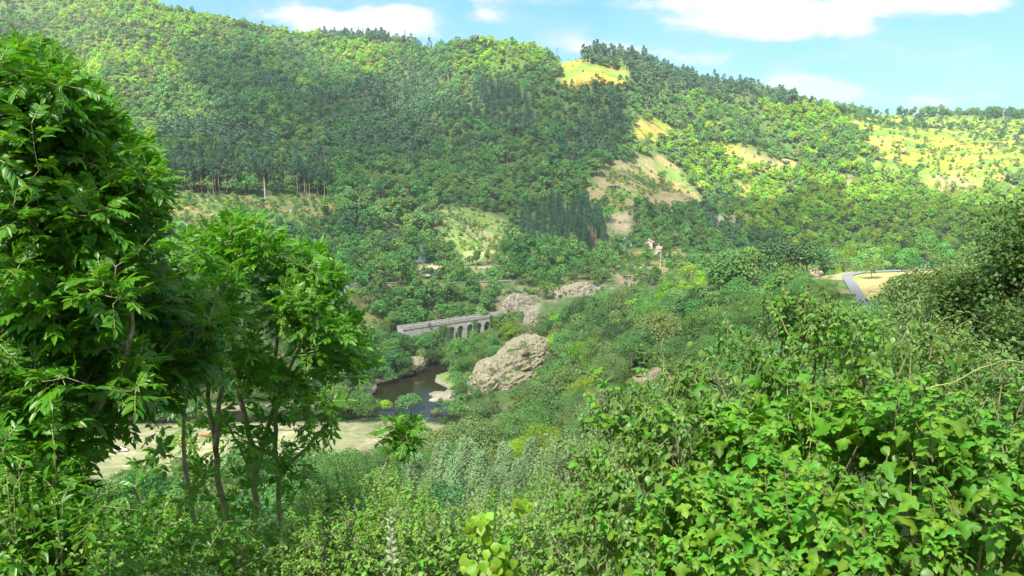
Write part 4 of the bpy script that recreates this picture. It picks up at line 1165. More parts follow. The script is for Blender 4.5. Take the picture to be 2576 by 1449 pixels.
for s_, z_ in pts: v += [(s_, -wd2, z_), (s_, -wd2, -0.55), (s_, wd2, z_), (s_, wd2, -0.55)]
for i in range(len(pts) - 1):
    a, b = i * 4, i * 4 + 4
    if pts[i + 1][0] - pts[i][0] > 1e-6:
        f += [[a, b, b + 1, a + 1], [a + 3, b + 3, b + 2, a + 2]]
    f.append([a, a + 2, b + 2, b])
n_ = len(pts) * 4 - 4
f += [[0, 1, 3, 2], [n_, n_ + 2, n_ + 3, n_ + 1]]
link('arcade_wall', mesh_np('arcade_wall', np.array(v, float), np.array(f), M['stone']), root)
for k_, ac in enumerate(arches):
    mb = MB(); spring = -2.6 - hw
    aa = np.linspace(math.pi, 0, 13)
    for r0_, y0_ in ((hw, -wd2 - 0.12),):
        vv = []; ff = []
        for a in aa:
            for rr2 in (r0_ * 0.995, r0_ + 0.45):
                for yy in (y0_, y0_ + 0.35): vv.append((ac + rr2 * math.cos(a), yy, spring + rr2 * math.sin(a)))
        for i in range(12):
            a, b = i * 4, i * 4 + 4
            ff += [[a, b, b + 2, a + 2], [a + 1, a + 3, b + 3, b + 1], [a, a + 1, b + 1, b], [a + 2, b + 2, b + 3, a + 3]]
        mb.raw(vv, ff)
    mb.build('arch_ring', M['coping'] if k_ % 3 == 1 else M['stone'], root)
mb = MB(); mb.box((bl / 2 + 0.75, 0, -0.35), (bl + 1.6, wd2 * 2 + 0.5, 0.38)); mb.build('cornice', M['coping'], root)
for sgn in (-1, 1):
    mb = MB(); mb.box((bl / 2 + 0.75, sgn * (wd2 + 0.02), 0.33), (bl + 1.6, 0.36, 0.94)); mb.box((bl / 2 + 0.75, sgn * (wd2 + 0.02), 0.86), (bl + 1.6, 0.5, 0.12))
    mb.build('parapet', M['stone'], root)
mb = MB(); mb.box((bl / 2 + 0.75, 0, -0.08), (bl + 1.5, wd2 * 2 - 0.5, 0.14))
dk = mb.build('deck', M['ballast'], root)
for sgn in (-0.72, 0.72):
    mb = MB(); mb.box((bl / 2 + 0.75, sgn, 0.06), (bl + 1.2, 0.08, 0.14)); mb.build('rail', M['bark'], dk)
mb = MB(); mb.box((s_of(1072), -wd2 - 0.35, 0.5), (1.3, 0.9, 1.3)); mb.build('refuge', M['bark'], root)
mb = MB(); mb.tube([(s_of(1250), -wd2 - 0.05, 0.8), (s_of(1250), -wd2 - 0.05, 3.2)], [0.08, 0.07]); mb.box((s_of(1250), -wd2 - 0.05, 2.9), (0.5, 0.06, 0.5)); mb.build('marker_post', M['palebark'], root)
# ivy hanging on the piers
rng = np.random.default_rng(5)
for k_, (px, top, w_, h_, lb) in enumerate([(1117, -1.4, 3.0, 13, 'first ivy curtain from the left on the viaduct piers'), (1186, -0.6, 2.6, 10, 'tall ivy curtain on the viaduct pier near its middle'), (1228, 0.4, 2.4, 10, 'ivy curtain on the rightmost visible viaduct pier'), (1103, -1.2, 3.4, 3, 'short ivy patch above the leftmost viaduct arch'), (1140, -5.5, 1.4, 7, 'thin ivy strip beside the third viaduct arch')]):
    n = 420; s0 = s_of(px)
    P = np.stack([s0 + rng.normal(0, w_ * 0.3, n), -wd2 - 0.15 - rng.uniform(0, 0.5, n), top - rng.random(n) ** 1.0 * h_], 1)
    v, f = leaf_quads(P, unit(rng.normal(size=(n, 3)) * 0.5 + [0, -1, 0.4]), 0.5, rng, 0.8)
    rm = np.array(Matrix.Rotation(ang, 3, 'Z'))
    tag(link('ivy', mesh_np('ivy', v @ rm.T, f, M['mid']), None, B0), lb, 'ivy', 'ivy curtains on the viaduct')

# ------------------------------------------------------------------ houses
M['white_wall'] = plain_mat('white_render', (0.6, 0.58, 0.54), scale=1, var=0.08)
M['pink_wall'] = plain_mat('pinkish_render', (0.62, 0.5, 0.42), scale=1, var=0.1)
M['tile'] = plain_mat('clay_tiles', (0.55, 0.30, 0.21), scale=2.5, var=0.3)
M['slate'] = plain_mat('slate', (0.16, 0.14, 0.16), scale=2)
M['dark_wood'] = plain_mat('dark_wood', (0.06, 0.04, 0.03), scale=4)
m, t, out = mat_new('window_glass'); p = t.node('ShaderNodeBsdfPrincipled'); p.inputs['Base Color'].default_value = (0.03, 0.035, 0.04, 1); p.inputs['Roughness'].default_value = 0.08; t.l.new(p.outputs[0], out.inputs[0]); M['glass'] = m
def house(name, P, L_, W_, H_, rz, wall, roof, label, wins, doors=(), chim=True, ridge=1.6):
    root = bpy.data.objects.new(name, None); COL.objects.link(root); root.location = P; root.rotation_euler = (0, 0, rz)
    tag(root, label, 'house')
    mb = MB(); mb.box((0, 0, H_ / 2 - 1), (L_, W_, H_ + 2))
    mb.raw([(-L_/2, -W_/2, H_), (-L_/2, W_/2, H_), (-L_/2, 0, H_ + ridge), (L_/2, -W_/2, H_), (L_/2, W_/2, H_), (L_/2, 0, H_ + ridge)], [[0, 1, 2], [3, 5, 4]])
    mb.build('wall', M[wall], root)
    mb = MB(); o = 0.45; th = 0.16
    for sg in (-1, 1):
        a = np.array([(-L_/2 - o, sg * (W_/2 + o), H_ - ridge * o / (W_/2) + 0.03), (L_/2 + o, sg * (W_/2 + o), H_ - ridge * o / (W_/2) + 0.03), (L_/2 + o, 0, H_ + ridge + 0.03), (-L_/2 - o, 0, H_ + ridge + 0.03)])
        mb.raw(np.concatenate([a, a + [0, 0, th]]), [[0, 1, 2, 3], [4, 7, 6, 5], [0, 4, 5, 1], [1, 5, 6, 2], [3, 2, 6, 7], [0, 3, 7, 4]])
    rf = mb.build('roof', M[roof], root)
    if chim:
        mb = MB(); mb.box((L_ * 0.02, 0.5, H_ + ridge + 0.5), (0.7, 0.7, 1.5)); mb.box((L_ * 0.02, 0.5, H_ + ridge + 1.3), (0.85, 0.85, 0.12)); mb.build('chimney', M['white_wall'], rf)
    for x, z, w_, h_ in wins:
        mb = MB(); mb.box((x, -W_/2 - 0.02, z), (w_ + 0.2, 0.1, h_ + 0.2)); fr = mb.build('window', M['dark_wood'], root)
        mb = MB(); mb.box((x, -W_/2 - 0.075, z), (w_, 0.03, h_)); mb.build('pane', M['glass'], fr)
        mb = MB(); mb.box((x, -W_/2 - 0.1, z - h_/2 - 0.15), (w_ + 0.3, 0.22, 0.08)); mb.build('sill', M['white_wall'], fr)
    for x, w_, h_ in doors:
        mb = MB(); mb.box((x, -W_/2 - 0.03, h_/2), (w_, 0.12, h_)); dr = mb.build('door', M['dark_wood'], root)
        mb = MB(); mb.box((x + w_*.35, -W_/2 - 0.12, h_/2), (0.06, 0.06, 0.15)); mb.build('handle', M['glass'], dr)
P = ground_at(1090, 690); P = at(1086, 692, np.hypot(P[0], P[1]) - 3) + np.array([0, 0, 1.3])
HOUSE = P
house('white_house', P, 13.0, 8.0, 3.3, -0.05, 'white_wall', 'tile', 'white single storey house with clay tile roof among the valley trees', [(-4.9, 1.7, 1.0, 1.2), (0.8, 1.7, 1.0, 1.2), (3.6, 1.7, 1.0, 1.2)], [(-1.7, 1.4, 2.2)])
for px, py, L_, W_, H_, rz, wl, rf_, lb, pole in [(1572, 622, 9, 7, 5, 0.6, 'white_wall', 'slate', 'pale house with slate roof half hidden behind hamlet trees', 0), (1634, 622, 7, 6, 4.2, 1.2, 'pink_wall', 'tile', 'pinkish gabled house in the hamlet trees', 0), (1657, 640, 4, 4, 4.5, 0.2, 'white_wall', 'tile', 'narrow white outbuilding left of the pale pole', 0)]:
    P = ground_at(px, py, 395)
    house('hamlet_house', P, L_, W_, H_, rz, wl, rf_, lb, [(-1.2, 1.7, 0.8, 1.1), (1.2, 1.7, 0.8, 1.1)] if L_ > 5 else [(0, 1.7, 0.8, 1.1)], [(0, 0.95, 2.0)] if L_ > 5 else [])
# terrace wall and guard rail
M['drystone'] = plain_mat('dry_stone', (0.48, 0.43, 0.36), scale=4, var=0.3)
def ribbon_wall(name, pix, r0, h, th, mat, label, cat, z_up=0.0):
    Q = [ground_at(px, py, r0) for px, py in pix]
    mb = MB()
    for a, b in zip(Q[:-1], Q[1:]):
        mb.raw([(*a[:2], a[2] - 1), (*b[:2], b[2] - 1), (b[0], b[1], b[2] + h), (a[0], a[1], a[2] + h), (a[0], a[1] + th, a[2] - 1), (b[0], b[1] + th, b[2] - 1), (b[0], b[1] + th, b[2] + h), (a[0], a[1] + th, a[2] + h)],
               [[0, 1, 2, 3], [5, 4, 7, 6], [3, 2, 6, 7], [0, 3, 7, 4], [1, 5, 6, 2]])
    tag(mb.build(name, M[mat], None), label, cat)
ribbon_wall('terrace_wall', [(1135, 674), (1170, 675), (1205, 674), (1240, 675)], 400, 1.2, 0.5, 'drystone', 'low dry stone terrace wall below the garden', 'wall')
# roadside rail: posts and beam
gr = bpy.data.objects.new('guard_rail', None); COL.objects.link(gr); tag(gr, 'pale grey guard rail along the short road stretch right of the house', 'guard rail')
Q = np.array([at(px, py, r) for px, py, r in ((1205, 711, 480), (1230, 710, 480.5), (1258, 709, 482), (1285, 708, 484))]) + [0, -2.0, 0.35]
M['metal'] = plain_mat('galvanised_metal', (0.42, 0.42, 0.42), rough=0.4, var=0.1)
mb = MB(); mb.tube(Q + [0, 0, 0.7], 0.16, 4); mb.build('beam', M['metal'], gr)
for k_ in range(0, 16):
    u = k_ / 15 * 3; i = min(int(u), 2); q_ = Q[i] + (Q[i + 1] - Q[i]) * (u - i)
    mb = MB(); mb.tube([q_ + [0, 0, -0.6], q_ + [0, 0, 0.75]], 0.07, 4); mb.build('post', M['metal'], gr)
# poles
def pole(px, py, r, H_, label, mat='palebark', arm=True):
    P = at(px, py, r); P[2] = lookup(np.array([P[0]]), np.array([P[1]]))[0]
    root = bpy.data.objects.new('utility_pole', None); COL.objects.link(root); root.location = P; tag(root, label, 'utility pole')
    mb = MB(); mb.tube([(0, 0, -1), (0, 0, H_)], [0.24, 0.15], 8); mb.build('pole', M[mat], root)
    if arm:
        mb = MB(); mb.box((0.3, 0, H_ - 0.3), (1.5, 0.14, 0.14)); ar = mb.build('crossarm', M['bark'], root)
        for x in (-0.3, 0.9): mb = MB(); mb.tube([(x, 0, H_ - 0.2), (x, 0, H_ + 0.15)], [0.08, 0.05], 6); mb.build('insulator', M['white_wall'], ar)
P = ground_at(1661, 672, 395)
pole(1661, 672, float(np.hypot(P[0], P[1])), 9.5, 'tall pale utility pole in front of the hamlet')
pole(828, 748, 432, 7.0, 'wooden utility pole beside the left road bend', 'bark')
pole(846, 730, 456, 8.5, 'second utility pole behind the left road bend', 'bark')
# mast on the plateau
P = ground_at(2523, 300)
root = bpy.data.objects.new('radio_mast', None); COL.objects.link(root); root.location = P; tag(root, 'thin lattice radio mast on the right skyline', 'mast')
mb = MB()
for a in range(3):
    q0 = np.array([math.cos(a * 2.094), math.sin(a * 2.094), 0])
    q1 = np.array([math.cos((a + 1) * 2.094), math.sin((a + 1) * 2.094), 0])
    mb.tube([q0 * 0.9, q0 * 0.5 + [0, 0, 24]], 0.12, 4)
    for k_ in range(10):
        u0, u1 = k_ / 10, (k_ + 1) / 10
        mb.tube([q0 * (0.9 - 0.4 * u0) + [0, 0, 24 * u0], q1 * (0.9 - 0.4 * u1) + [0, 0, 24 * u1]], 0.06, 3)
mb.build('lattice_tower', M['metal'], root)
mb = MB(); mb.tube([(0, 0, 23), (0, 0, 27)], 0.1, 5); mb.build('antenna', M['metal'], root)
mb = MB(); mb.box((0.6, -0.5, 21), (1.2, 0.4, 1.6)); mb.build('panel', M['white_wall'], root)

# canoes and a car at the far edge of the meadow, seen through the ash leaves
M['yellow'] = plain_mat('yellow_hull', (0.75, 0.50, 0.02), rough=0.35, var=0.05); M['red'] = plain_mat('red_hull', (0.6, 0.05, 0.04), rough=0.35, var=0.05)
def canoe_mesh(mat):
    n, k = 13, 9
    v = []
    for i in range(n):
        u = i / (n - 1) * 2 - 1; w_ = 0.42 * (1 - abs(u) ** 2.4); sh = 0.12 * u * u
        for j in range(k):
            a = math.pi * j / (k - 1)
            v.append((u * 2.4, -math.cos(a) * w_, 0.36 + sh - 0.36 * math.sin(a) * (1 - 0.5 * abs(u) ** 3)))
    f = [[i * k + j, (i + 1) * k + j, (i + 1) * k + j + 1, i * k + j + 1] for i in range(n - 1) for j in range(k - 1)]
    return mesh_np('canoe_hull', np.array(v), np.array(f), mat, smooth=True)
ch = canoe_mesh(M['yellow']); cr = canoe_mesh(M['red'])
P0 = at(410, 1076, 286)
ordw = ['first', 'second', 'third', 'fourth', 'fifth', 'sixth']
for i in range(6):
    root = bpy.data.objects.new('canoe', None); COL.objects.link(root)
    x, y = P0[0] + i * 2.0, P0[1] + 0.6 * (i % 2)
    root.location = (x, y, lookup(np.array([x]), np.array([y]))[0] + 0.3 + 0.35 * (i % 3)); root.rotation_euler = (0.2, 0, 0.5 + 0.1 * i)
    tag(root, f'{ordw[i]} yellow canoe from the left at the edge of the meadow', 'canoe', 'yellow canoes at the edge of the meadow')
    link('hull', ch, root)
    mb = MB()
    for s_ in (-1, 0.9): mb.box((s_, 0, 0.36), (0.25, 0.74, 0.04))
    mb.build('thwart', M['bark'], root)
P = at(516, 1074, 288)
root = bpy.data.objects.new('canoe', None); COL.objects.link(root); root.location = (P[0], P[1], lookup(P[:1], P[1:2])[0] + 0.35); root.rotation_euler = (0.5, 0, 0.2)
tag(root, 'single red canoe right of the yellow ones', 'canoe'); link('hull', cr, root)
mb = MB(); mb.box((0, 0, 0.36), (0.25, 0.74, 0.04)); mb.build('thwart', M['bark'], root)
def car(px, py, r, label):
    P = at(px, py, r); P[2] = lookup(np.array([P[0]]), np.array([P[1]]))[0]
    root = bpy.data.objects.new('parked_car', None); COL.objects.link(root); root.location = P; root.rotation_euler = (0, 0, 0.3); tag(root, label, 'car')
    prof_ = [(-2.1, 0.35), (-2.1, 0.85), (-1.9, 0.95), (-1.3, 1.45), (0.4, 1.47), (1.1, 0.98), (1.95, 0.85), (2.1, 0.6), (2.1, 0.35)]
    n = len(prof_)
    v = [(x, y * (0.86 if z > 1.1 else 1), z) for y in (-0.85, 0.85) for x, z in prof_]
    mb = MB(); mb.raw(v, [[i, (i + 1) % n, n + (i + 1) % n, n + i] for i in range(n)])
    for k_ in (0, n): mb.raw([v[k_ + i] for i in range(n)] + [(0, v[k_][1], 0.7)], [[i, (i + 1) % n, n] for i in range(n)])
    mb.build('body', M['white_wall'], root)
    for sg in (-1, 1):
        mb = MB(); mb.raw([(-1.25, sg * 0.80, 1.0), (0.9, sg * 0.80, 1.0), (0.35, sg * 0.765, 1.4), (-1.15, sg * 0.765, 1.4)], [[0, 1, 2, 3]]); mb.build('side_window', M['glass'], root)
        for x in (-1.3, 1.3):
            mb = MB(); mb.tube([(x, sg * 0.72, 0.33), (x, sg * 0.9, 0.33)], 0.33, 12); mb.build('wheel', M['dark_wood'], root)
car(301, 1082, 284, 'white car parked at the left edge of the meadow')
car(1053, 700, 506, 'white car parked under the trees left of the white house')

# ------------------------------------------------------------------ single trees worth their own shape
rng = np.random.default_rng(77)
def own_tree(name, p, px, py, r, s, label, cat='tree', group=None, seed=0):
    if r is None: P = ground_at(px, py, 395)
    else:
        P = at(px, py, r); P[2] = lookup(np.array([P[0]]), np.array([P[1]]))[0]
    o = place_tree(P[0], P[1], P[2], p, s, rng.uniform(0, 6.28), name)
    return tag(o, label, cat, group)
M['bluespruce'] = leaf_mat('blue_spruce_needles', (0.27, 0.37, 0.36), trans=0.1, var=0.15, hue=0.01)
bs = make_proto('fir', 'bluespruce', 12.5, 7.0, 3600, 0.42, 801, 1)
own_tree('blue_spruce', bs, 1062, 660, None, 1.0, 'silvery blue spruce standing above the white house')
# tall pines with bare trunks
tallp = []
for j in range(4):
    rg = np.random.default_rng(820 + j)
    v, f = pine_crown(rg, 24, 5.8, 1100, 0.75, base=0.64, layers=7)
    tk = MB(); hs = np.linspace(-0.5, 23, 6)
    tk.tube(np.stack([rg.normal(0, 0.12, 6), rg.normal(0, 0.12, 6), hs], 1), np.linspace(0.30, 0.06, 6), 6)
    for k_ in range(9):
        h = rg.uniform(12, 21); a = rg.uniform(0, 6.28)
        tk.tube([[0, 0, h], [math.cos(a) * 1.8, math.sin(a) * 1.8, h + 0.2]], [0.07, 0.03], 4)
    p = Proto(); p.H = 21; p.W = 5.4; p.crown = mesh_np('pine_crown', v, f, M['pine']); p.trunk = tk.mesh('pine_trunk', M['pinebark'], True)
    tallp.append(p)
cnt = 0
rowx = list(np.linspace(405, 552, 26)) + list(np.linspace(572, 700, 13)) + list(np.linspace(735, 832, 15))
for k_, x in enumerate(rowx):
    base = 487 + 6 * math.sin(x / 40.0) + rng.uniform(-10, 2)
    sec = 'left' if x < 560 else ('middle' if x < 710 else 'right')
    own_tree('tall_pine', tallp[k_ % 4], x + rng.uniform(-4, 4), base, None, rng.uniform(0.82, 1.05), f'{nth(k_ + 1)} bare trunked pine from the left in the row edging the clearing', 'tree', f'bare trunked pines in the {sec} part of the row')
for k_ in range(60):
    x = rng.uniform(410, 830); y = rng.uniform(425, 478)
    own_tree('tall_pine', tallp[k_ % 4], x, y, None, rng.uniform(0.75, 1.0), f'{nth(k_ + 1)} tall pine in the wood behind the bare trunk row', 'tree', 'tall pines behind the row')
# dead trees
def dead_tree(px, py, H_, label, mat, spread=0.25, nb=30, r=None, thick=0.25):
    P = ground_at(px, py, 395)
    root = bpy.data.objects.new('dead_tree', None); COL.objects.link(root); root.location = P; tag(root, label, 'dead tree')
    mb = MB(); mb.tube([(0, 0, -0.5), (0.1, 0, H_ * 0.5), (0, 0.1, H_)], [thick, thick * 0.7, 0.05], 6); mb.build('trunk', M['palebark'], root)
    mb = MB()
    for i in range(nb):
        h = rng.uniform(0.15, 0.97) * H_; a = rng.uniform(0, 6.28); q = H_ * spread * (1.1 - h / H_) * rng.uniform(0.5, 1.2)
        e = np.array([math.cos(a) * q, math.sin(a) * q, h + q * 0.15])
        mb.tube([(0, 0, h), e * [.5, .5, 1], e], [0.08, 0.06, 0.03], 4)
        if nb > 60:
            for _ in range(3):
                w_ = rng.normal(0, 0.5, 3); mb.tube([e * [.7, .7, 1], e + w_], [0.05, 0.03], 3)
    mb.build('branches', M[mat], root)
M['deadwood'] = plain_mat('reddish_dead_wood', (0.36, 0.20, 0.14), scale=3)
dead_tree(1489, 636, 21, 'tall dead reddish conifer beside the dark fir grove', 'deadwood', 0.14, 130, thick=0.3)
dead_tree(1497, 634, 19, 'second dead conifer close behind the tall reddish one', 'deadwood', 0.14, 110)
dead_tree(667, 503, 17, 'thick pale dead trunk in front of the pine row', 'palebark', 0.05, 6, thick=0.5)
dead_tree(863, 602, 6, 'pale bare dead bush below the left clearing', 'palebark', 0.6, 60, thick=0.15)
dead_tree(718, 458, 13, 'pale leaning snag between two groups of tall pines', 'palebark', 0.12, 20)
dead_tree(712, 440, 15, 'slim pale snag behind the pine row', 'palebark', 0.05, 8)
for x, y, h in ((1523, 634, 11), (1534, 634, 12), (1543, 636, 11), (1513, 640, 9)):
    dead_tree(x, y, h, f'slender pale poplar snag right of the dead conifer, at {["left end","second place","third place","right end"][[1513,1523,1534,1543].index(x)]} of four', 'palebark', 0.05, 10)
own_tree('broadleaf_tree', MIDP['mid'][1], 2190, 722, 312, 0.86, 'single round tree standing alone on the yellow field by the road')
def top_tree(px, pyt, r, tone, q_, label, group, wide=1.0, name='broadleaf_tree', maxs=2.2, lib=None):
    P = at(px, pyt, r); zt = P[2]; P[2] = lookup(P[:1], P[1:2])[0]
    p = (lib or MIDP)[tone][q_]; s = float(np.clip((zt - P[2]) / (p.H * 0.93), 0.35, maxs))
    o = place_tree(P[0], P[1], P[2], p, s, rng.uniform(0, 6.28), name); o.scale = (s * wide, s * wide, s)
    return tag(o, label, 'tree', group)
for j, (px, pyt, r, tone, q_, wd_) in enumerate(((1838, 650, 296, 'grey', 2, 1.2), (1858, 632, 300, 'mid', 1, 1.1), (1932, 622, 320, 'deep', 0, 1.2), (1962, 608, 322, 'deep', 1, 1.2), (2000, 618, 318, 'deep', 2, 1.2), (2035, 618, 322, 'deep', 0, 1.2), (2068, 634, 324, 'dark', 1, 1.2), (2098, 660, 334, 'grey', 1, 1.0))):
    top_tree(px, pyt, r, tone, q_, f'{TONEW[tone]} tree crowning the hillock, {ORD[j + 1]} from the left', 'trees crowning the hillock', wd_)
for j, (px, pyt, r, tone, q_) in enumerate(((862, 872, 352, 'mid', 0), (895, 868, 358, 'dark', 1), (925, 872, 360, 'mid', 2), (955, 882, 360, 'mid', 3), (985, 892, 360, 'dark', 0), (1012, 905, 362, 'mid', 1), (940, 930, 347, 'dark', 2), (905, 935, 345, 'mid', 0), (870, 930, 345, 'mid', 4), (972, 925, 352, 'mid', 1))):
    top_tree(px, pyt, r, tone, q_, f'{TONEW[tone]} tree on the far left bank of the pool, {ORD[j + 1]} placed', 'trees on the left bank of the pool', 1.15)
for j, (px, pyt, r, tone, q_) in enumerate(((880, 1000, 311, 'grey', 0), (915, 1002, 312, 'grey', 1), (945, 1010, 311, 'mid', 2), (970, 1006, 309, 'bright', 3), (1005, 1006, 310, 'grey', 4), (1035, 998, 309, 'grey', 0), (1098, 1028, 304, 'olive', 1), (1128, 1012, 305, 'grey', 2), (1150, 985, 312, 'grey', 3), (840, 1010, 310, 'mid', 2), (800, 1020, 308, 'grey', 3), (760, 1012, 308, 'mid', 4), (700, 1020, 306, 'grey', 0), (640, 1015, 306, 'mid', 1))):
    top_tree(px, pyt, r, tone, q_, f'{TONEW[tone]} tree on the near bank between meadow and river, {ORD[j + 1] if j < 10 else str(j + 1) + "th"} placed', 'trees between meadow and river', 1.1)
for j, (px, pyt, r, tone, q_) in enumerate(((1024, 858, 392, 'grey', 0), (1050, 848, 394, 'mid', 1), (1078, 838, 392, 'mid', 2), (1096, 842, 390, 'grey', 3), (1118, 864, 388, 'dark', 1), (1142, 858, 398, 'mid', 0), (1165, 852, 402, 'dark', 2), (1192, 850, 404, 'mid', 1), (1214, 842, 408, 'grey', 2), (1262, 800, 414, 'grey', 4), (1290, 792, 412, 'mid', 0), (1002, 842, 396, 'dark', 0))):
    top_tree(px, pyt, r, tone, q_, f'{TONEW[tone]} tree rising in front of the viaduct, {ORD[j + 1] if j < 10 else ["","far right end","far left end"][j - 9]} in the row', 'trees in front of the viaduct', 1.05)
for i, px in enumerate(np.linspace(2110, 2420, 9)):
    own_tree('broadleaf_tree', MIDP[['grey', 'mid', 'dark'][i % 3]][i % 3], px, 676, 352 + rng.uniform(-4, 8), rng.uniform(0.4, 0.6), f'{ORD[i + 1]} small tree from the left behind the right road', 'tree', 'small trees behind the right road')
# pale young firs in the hollow
for k_ in range(48):
    px = 1025 + (k_ * 97) % 325; pyt = [1108, 1122, 1140, 1160, 1182][k_ % 5] + rng.uniform(-6, 10) + (12 if px < 1090 else 0)
    top_tree(px, pyt, 150 - (pyt - 1108) * 0.38, 'palefir', k_ % 2, f'{nth(k_ + 1)} young pale silvery fir of the tight group in the hollow', 'young pale firs in the hollow', 1.1, 'fir_tree', 2.6, NEARP)
for j, (px, pyt, r, tone, wd_) in enumerate(((1150, 1010, 215, 'grey', 1.1), (1195, 985, 222, 'olive', 1.1), (1250, 975, 220, 'grey', 1.2), (1300, 985, 212, 'olive', 1.1), (1350, 960, 226, 'mid', 1.1), (1400, 925, 236, 'grey', 1.2), (1450, 930, 232, 'grey', 1.1), (1180, 1050, 196, 'olive', 1.2), (1260, 1030, 200, 'olive', 1.2), (1330, 1040, 190, 'mid', 1.1), (1400, 1010, 200, 'grey', 1.2), (1470, 990, 200, 'grey', 1.1), (1130, 1060, 200, 'olive', 0.9), (1640, 765, 262, 'mid', 1.1), (1660, 800, 250, 'olive', 1.1), (1610, 840, 245, 'deep', 1.2), (1560, 830, 255, 'deep', 1.1), (1700, 860, 235, 'deep', 1.2), (1760, 740, 285, 'deep', 1.1), (1500, 860, 250, 'mid', 1.1), (1530, 728, 398, 'mid', 1.2), (1562, 732, 396, 'olive', 1.2), (1592, 728, 402, 'grey', 1.3), (1622, 730, 398, 'mid', 1.2), (1500, 742, 396, 'grey', 1.2), (1475, 748, 398, 'deep', 1.1), (1648, 736, 392, 'mid', 1.1))):
    top_tree(px, pyt, r, tone, j % 2, f'large {TONEW[tone]} tree, {ORD[j + 1] if j < 10 else nth(j + 1)} of those on the near slope', 'large trees on the near slope', wd_, maxs=2.0, lib=NEARP)
# riverside trees
for i, (px, py, r, s, tone) in enumerate([(1165, 1010, 318, 1.0, 'grey'), (1150, 940, 350, 1.0, 'mid'), (1180, 935, 352, 1.1, 'mid'), (1140, 915, 362, 1.2, 'grey'), (1200, 910, 360, 1.3, 'grey'), (1230, 905, 366, 1.1, 'mid'),
    (1080, 900, 382, 1.1, 'dark'), (1105, 895, 384, 1.0, 'mid'), (1060, 893, 380, 1.1, 'olive'), (1030, 880, 385, 0.8, 'grey'), (1000, 925, 366, 1.2, 'mid'), (975, 940, 362, 1.3, 'dark'), (950, 948, 358, 1.3, 'mid'), (920, 955, 356, 1.4, 'dark'), (890, 960, 356, 1.4, 'mid'), (1015, 945, 360, 0.9, 'grey'),
    (1130, 875, 395, 0.75, 'mid'), (1165, 875, 396, 0.8, 'dark'), (1262, 845, 415, 1.35, 'grey'), (1285, 840, 410, 1.1, 'mid'), (1235, 860, 404, 0.7, 'dark'), (1205, 868, 400, 0.7, 'mid'), (996, 850, 392, 1.05, 'grey'), (1020, 862, 388, 0.7, 'mid'), (985, 845, 398, 1.0, 'dark'), (1315, 880, 350, 0.5, 'bright'), (1270, 955, 330, 0.35, 'mid'), (1295, 920, 332, 0.3, 'olive'), (1280, 885, 338, 0.4, 'mid')]):
    if i < 25: own_tree('broadleaf_tree', MIDP[tone][i % 3], px, py, r, s * 0.95, f'{nth(i + 1)} riverside tree, {TONEW[tone]}, by the pool head and viaduct foot', 'tree', 'trees along the river and under the viaduct')

# bushes rooted in the ledges of the outcrop
dg_ = None
for i, (px, py, r, s_, tone) in enumerate([(1272, 952, 328, 0.75, 'mid'), (1300, 922, 334, 0.45, 'mid'), (1282, 885, 338, 0.7, 'grey'), (1235, 925, 336, 0.5, 'olive'), (1318, 868, 346, 0.8, 'mid'), (1210, 958, 330, 0.5, 'mid'), (1335, 900, 340, 0.5, 'grey'), (1355, 935, 338, 0.9, 'mid'), (1340, 975, 330, 1.1, 'grey'), (1180, 950, 333, 0.9, 'grey')]):
    P = at(px, py, r - 9)
    tag(place_tree(P[0], P[1], P[2] - 2.2, BUSHM[tone][i % 2], s_ * 2.1, i * 1.3, 'bush'), ['dark green bush low on the face','small bush in the middle','bush near the upper left edge','olive bush on the left ledge','bush on the very top','small bush near the left foot','small grey bush right of the middle','bush on the right flank','large grey bush at the right foot','grey bush beside the left foot'][i] + ' of the big outcrop', 'bush', 'bushes on the big outcrop')
# ------------------------------------------------------------------ plants close by, leaf by leaf
def template_leaflet():
    v = np.array([[0, 0, 0], [-.20, .34, .04], [0, .34, -.03], [.20, .34, .04], [-.15, .70, .01], [0, .70, -.05], [.15, .70, .01], [0, 1, -.12]])
    f = np.array([[0, 3, 2], [0, 2, 1], [2, 3, 6], [2, 6, 5], [1, 2, 5], [1, 5, 4], [5, 6, 7], [4, 5, 7]])
    return v, f
def template_oval():
    v = np.array([[0, 0, 0], [-.27, .25, .07], [0, .25, .02], [.27, .25, .07], [-.30, .52, .05], [0, .52, -.02], [.30, .52, .05], [-.15, .80, -.08], [0, .80, -.13], [.15, .80, -.08], [0, 1.02, -.27]])
    f = np.array([[0, 3, 2], [0, 2, 1], [2, 3, 6], [2, 6, 5], [1, 2, 5], [1, 5, 4], [5, 6, 9], [5, 9, 8], [4, 5, 8], [4, 8, 7], [8, 9, 10], [7, 8, 10]])
    return v, f
